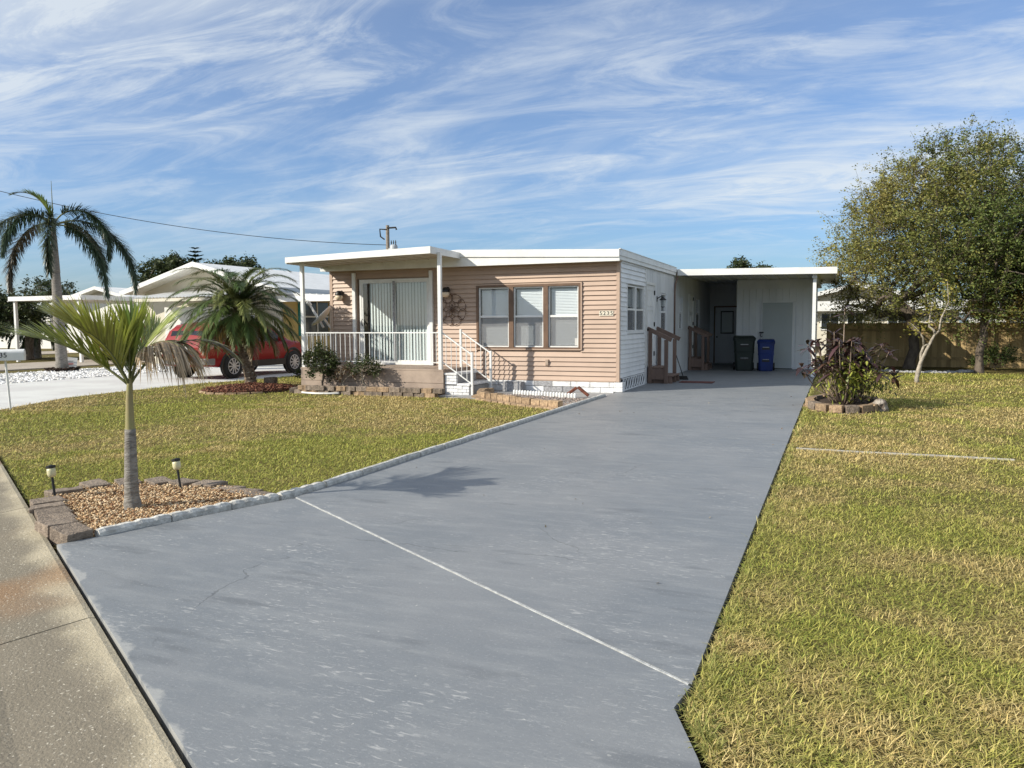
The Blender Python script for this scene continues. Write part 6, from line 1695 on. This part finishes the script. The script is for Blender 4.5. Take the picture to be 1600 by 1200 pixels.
blades('needles', np.array(B), np.array(D), np.array(L), 0.12, 0.1, np.array(C), M['leaf'], np_)
def fan_palm(label, x, y, h, r, seed, group='distant palms'):
    t = thing('distant_palm', label, 'palm', (x, y, -0.08), 0, group)
    MB().tube([(x, y, -0.08), (x, y, h)], [0.2, 0.13], 8).build('trunk', M['trunkgrey'], t)
    rg = np.random.default_rng(seed); m = 26
    for i in range(m):
        a = i * 2.4; q = i / m
        frond(t, (x, y, h), a, rad(75 - 105 * q), r, 1.3, r * 0.33, 16, 0.09, (0.05, 0.075, 0.025), droop=0.3, vee=0.2, rr=0.03, rng=rg)
fan_palm('small distant palm between the left tree and the foxtail trunk', -46, 22, 3.7, 1.4, 1)
fan_palm('shaggy low palm at the far left edge', -35.5, 9.0, 1.9, 1.7, 2)
fan_palm('second shaggy palm at the far left edge, nearer the drive', -33.8, 11.6, 1.6, 1.6, 3)

# ================================================================== grass
def make_grass(name, label, poly, holes, seed, dens, wmul=1.0, z0=0.0):
    rng = np.random.default_rng(seed)
    out_x, out_y = [], []
    for (r0, r1, dn) in dens:
        # sample an annulus sector around the camera
        area = math.pi * (r1 * r1 - r0 * r0); n = int(area * dn)
        r = np.sqrt(rng.uniform(r0 * r0, r1 * r1, n)); a = rng.uniform(0, 2 * math.pi, n)
        # only the side of the world in front of the camera plus a margin
        x = CAM.x + r * np.cos(a); y = CAM.y + r * np.sin(a)
        v = (x - CAM.x) * (-math.sin(yaw)) + (y - CAM.y) * math.cos(yaw); w = (x - CAM.x) * math.cos(yaw) + (y - CAM.y) * math.sin(yaw)
        ok = ((np.abs(w) < v * 0.70 + 0.7) | ((np.abs(w) < v * 1.15 + 2.5) & (rng.random(n) < 0.42))) & (v > 0.0)
        x = x[ok]; y = y[ok]
        ok = inpoly(x, y, poly)
        for h in holes: ok &= ~inpoly(x, y, h)
        out_x.append(x[ok]); out_y.append(y[ok])
    x = np.concatenate(out_x); y = np.concatenate(out_y); n = len(x)
    dist = np.hypot(x - CAM.x, y - CAM.y)
    patch = fnoise(x, y, 0.55, 3); fine = fnoise(x + 31, y - 12, 3.2, 2)
    green = np.clip((fnoise(x + 7, y + 3, 0.35, 3) - 0.40) * 3.0 + (fine - 0.5) * 2.0 + rng.normal(0, 0.26, n) + 0.24, 0, 1)
    dry = np.array([(0.76, 0.61, 0.28), (0.64, 0.49, 0.20), (0.55, 0.42, 0.17)])[rng.integers(0, 3, n)]
    grn = np.array([(0.35, 0.36, 0.075), (0.47, 0.46, 0.105), (0.25, 0.30, 0.058), (0.56, 0.52, 0.14)])[rng.integers(0, 4, n)]
    col = dry * (1 - green[:, None]) + grn * green[:, None]
    col *= rng.uniform(0.55, 1.26, (n, 1))
    lod = np.clip(dist / 5.5, 1, 4.5)
    L = rng.gamma(6.0, 0.0060, n) * (0.75 + 0.5 * patch) * (1 + 0.10 * (lod - 1))
    W = rng.uniform(0.0022, 0.0042, n) * lod * wmul
    a = rng.uniform(0, 6.283, n); el = np.clip(rng.normal(0.46, 0.36, n), 0.04, 1.4)
    D = np.stack([np.cos(a) * np.cos(el), np.sin(a) * np.cos(el), np.sin(el)], axis=1)
    B = np.stack([x, y, z0 + rng.uniform(-0.004, 0.016, n)], axis=1)
    S = unit(np.cross(D, np.array([0, 0, 1.0]))); dr = rng.uniform(0.0, 0.7, n) * np.sin(el); V = np.zeros((n, 5, 3)); Cc = np.zeros((n, 5, 3))
    def at_(t):
        P = B + D * (L * t)[:, None]; P[:, 2] -= dr * L * t * t; return P
    P0, P1, P2 = at_(0.0), at_(0.55), at_(1.0); h = (W / 2)[:, None]
    V[:, 0] = P0 - S * h; V[:, 1] = P0 + S * h; V[:, 2] = P1 - S * h * 0.85; V[:, 3] = P1 + S * h * 0.85; V[:, 4] = P2
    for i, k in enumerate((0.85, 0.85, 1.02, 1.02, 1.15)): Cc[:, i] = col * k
    F = ((np.arange(n) * 5)[:, None, None] + np.array([(0, 1, 3), (0, 3, 2), (2, 3, 4)])[None]).reshape(-1, 3)
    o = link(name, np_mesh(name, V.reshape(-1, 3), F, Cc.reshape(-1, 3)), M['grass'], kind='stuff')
    return tag(o, label, 'grass')
DENS = [(1.0, 4.2, 13500), (4.2, 7.0, 8500), (7.0, 11, 4400), (11, 17, 2000), (17, 26, 850), (26, 38, 220)]
HOUSE_FP = [(-7.5, -1.5), (-3.5, -1.5), (0.3, 0), (0.3, 30), (-7.5, 30)]
FB_FP = [(-7.35, -2.12), (-6.6, -2.28), (-5.6, -2.14), (-3.3, -2.12), (-2.75, -2.0), (-2.6, -2.1), (-2.25, -2.35), (-1.7, -2.75), (-0.95, -3.22), (-0.1, -3.55), (-0.05, 1), (-7.4, 1)]
PB_OUT = [(-0.6, -12.95), (-0.30, -11.8), (-0.08, -11.12), (-0.5, -10.98), (-0.9, -10.92), (-1.5, -10.93), (-2.0, -11.1), (-2.27, -11.4), (-2.25, -11.75), (-2.0, -12.14), (-1.5, -12.5), (-1.0, -12.85)]
MR_OUT = [(x * 1.0, y) for x, y in MR]
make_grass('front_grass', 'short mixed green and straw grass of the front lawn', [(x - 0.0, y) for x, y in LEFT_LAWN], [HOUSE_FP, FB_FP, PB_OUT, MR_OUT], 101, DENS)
PLN = [(cxp + 0.66 * math.cos(q * math.pi / 8), cyp + 1.24 * math.sin(q * math.pi / 8)) for q in range(16)]
TB = [(4.2, 12.75), (5.0, 10.7), (6.3, 9.2), (7.4, 9.4), (8.6, 9.5), (12, 9.7), (20, 10.6), (20, 40), (3.8, 40)]
GAPS = [(3.93, -6.84), (6.2, -6.87), (6.2, -6.79), (3.93, -6.76)]
DIRT = [(3.9, -0.4), (4.2, -0.2), (4.1, 2.8), (3.9, 4)]
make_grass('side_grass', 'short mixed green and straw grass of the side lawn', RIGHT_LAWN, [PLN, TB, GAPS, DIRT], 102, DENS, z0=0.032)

# longer green tufts leaning over the slab edge and dotted through the turf
def tufts(name, label, pts, z, seed, per=14, hmax=0.11):
    rng = np.random.default_rng(seed); n = len(pts) * per
    P = np.repeat(np.array(pts), per, axis=0) + rng.normal(0, 0.016, (n, 2))
    a = rng.uniform(0, 6.283, n); el = rng.uniform(0.35, 1.35, n)
    D = np.stack([np.cos(a) * np.cos(el), np.sin(a) * np.cos(el), np.sin(el)], axis=1)
    B = np.stack([P[:, 0], P[:, 1], np.full(n, z)], axis=1)
    col = cmix((0.19, 0.22, 0.055), (0.42, 0.38, 0.13), rng.random(n))
    o = blades(name, B, D, rng.uniform(0.04, hmax, n), rng.uniform(0.0025, 0.005, n) * np.clip(np.hypot(P[:, 0] - CAM.x, P[:, 1] - CAM.y) / 6, 1, 3), rng.uniform(0.2, 0.9, n), col, M['grass'])
    o['kind'] = 'stuff'
    return tag(o, label, 'grass')
rg = np.random.default_rng(8)
ey = -14.0 + 16.5 * rg.uniform(0, 1, 420) ** 1.9
ex = np.where(ey < -13.6, 3.83 + np.clip(-13.75 - ey, 0, 1) * 0.45, 3.845) + np.abs(rg.normal(0, 0.03, 420)) + 0.01
tufts('edge_grass', 'longer green grass tufts along the right edge of the driveway', np.stack([ex, ey], 1), 0.03, 5, per=13)
tx = rg.uniform(4.0, 11, 1500); ty = rg.uniform(-14.5, 2, 1500); ok = fnoise(tx, ty, 0.5, 2) > 0.52
tufts('lawn_tufts', 'greener grass tufts scattered through the side lawn', np.stack([tx[ok], ty[ok]], 1), 0.03, 6, per=16, hmax=0.075)
lx = rg.uniform(-10, -0.3, 500); ly = rg.uniform(-12.5, -2.8, 500); ok = inpoly(lx, ly, LEFT_LAWN) & ~inpoly(lx, ly, PB_OUT) & ~inpoly(lx, ly, FB_FP) & ~inpoly(lx, ly, MR_OUT) & (ly > gl(lx) + 0.1)
tufts('front_tufts', 'greener grass tufts scattered through the front lawn', np.stack([lx[ok], ly[ok]], 1), 0.0, 7, per=14, hmax=0.07)
# dry leaves and grit lying about
nl = 70; fx_ = rg.uniform(0.2, 3.7, nl); fy_ = rg.uniform(-13.5, 5, nl)
C = np.stack([fx_, fy_, np.full(nl, 0.056)], 1); C = C[fy_ > -11.3 - 0.62 * fx_ - 1.2]
o = leaf_mesh('fallen_leaves', C, rg.uniform(0.015, 0.04, len(C)), cmix((0.14, 0.08, 0.04), (0.42, 0.36, 0.25), rg.random(len(C))), M['leaf'], flat=0.15, rng=rg)
o['kind'] = 'stuff'; tag(o, 'dry leaf fragments lying on the grey driveway', 'leaves')
for o in ROOTS:
    if '_world' in o: del o['_world']
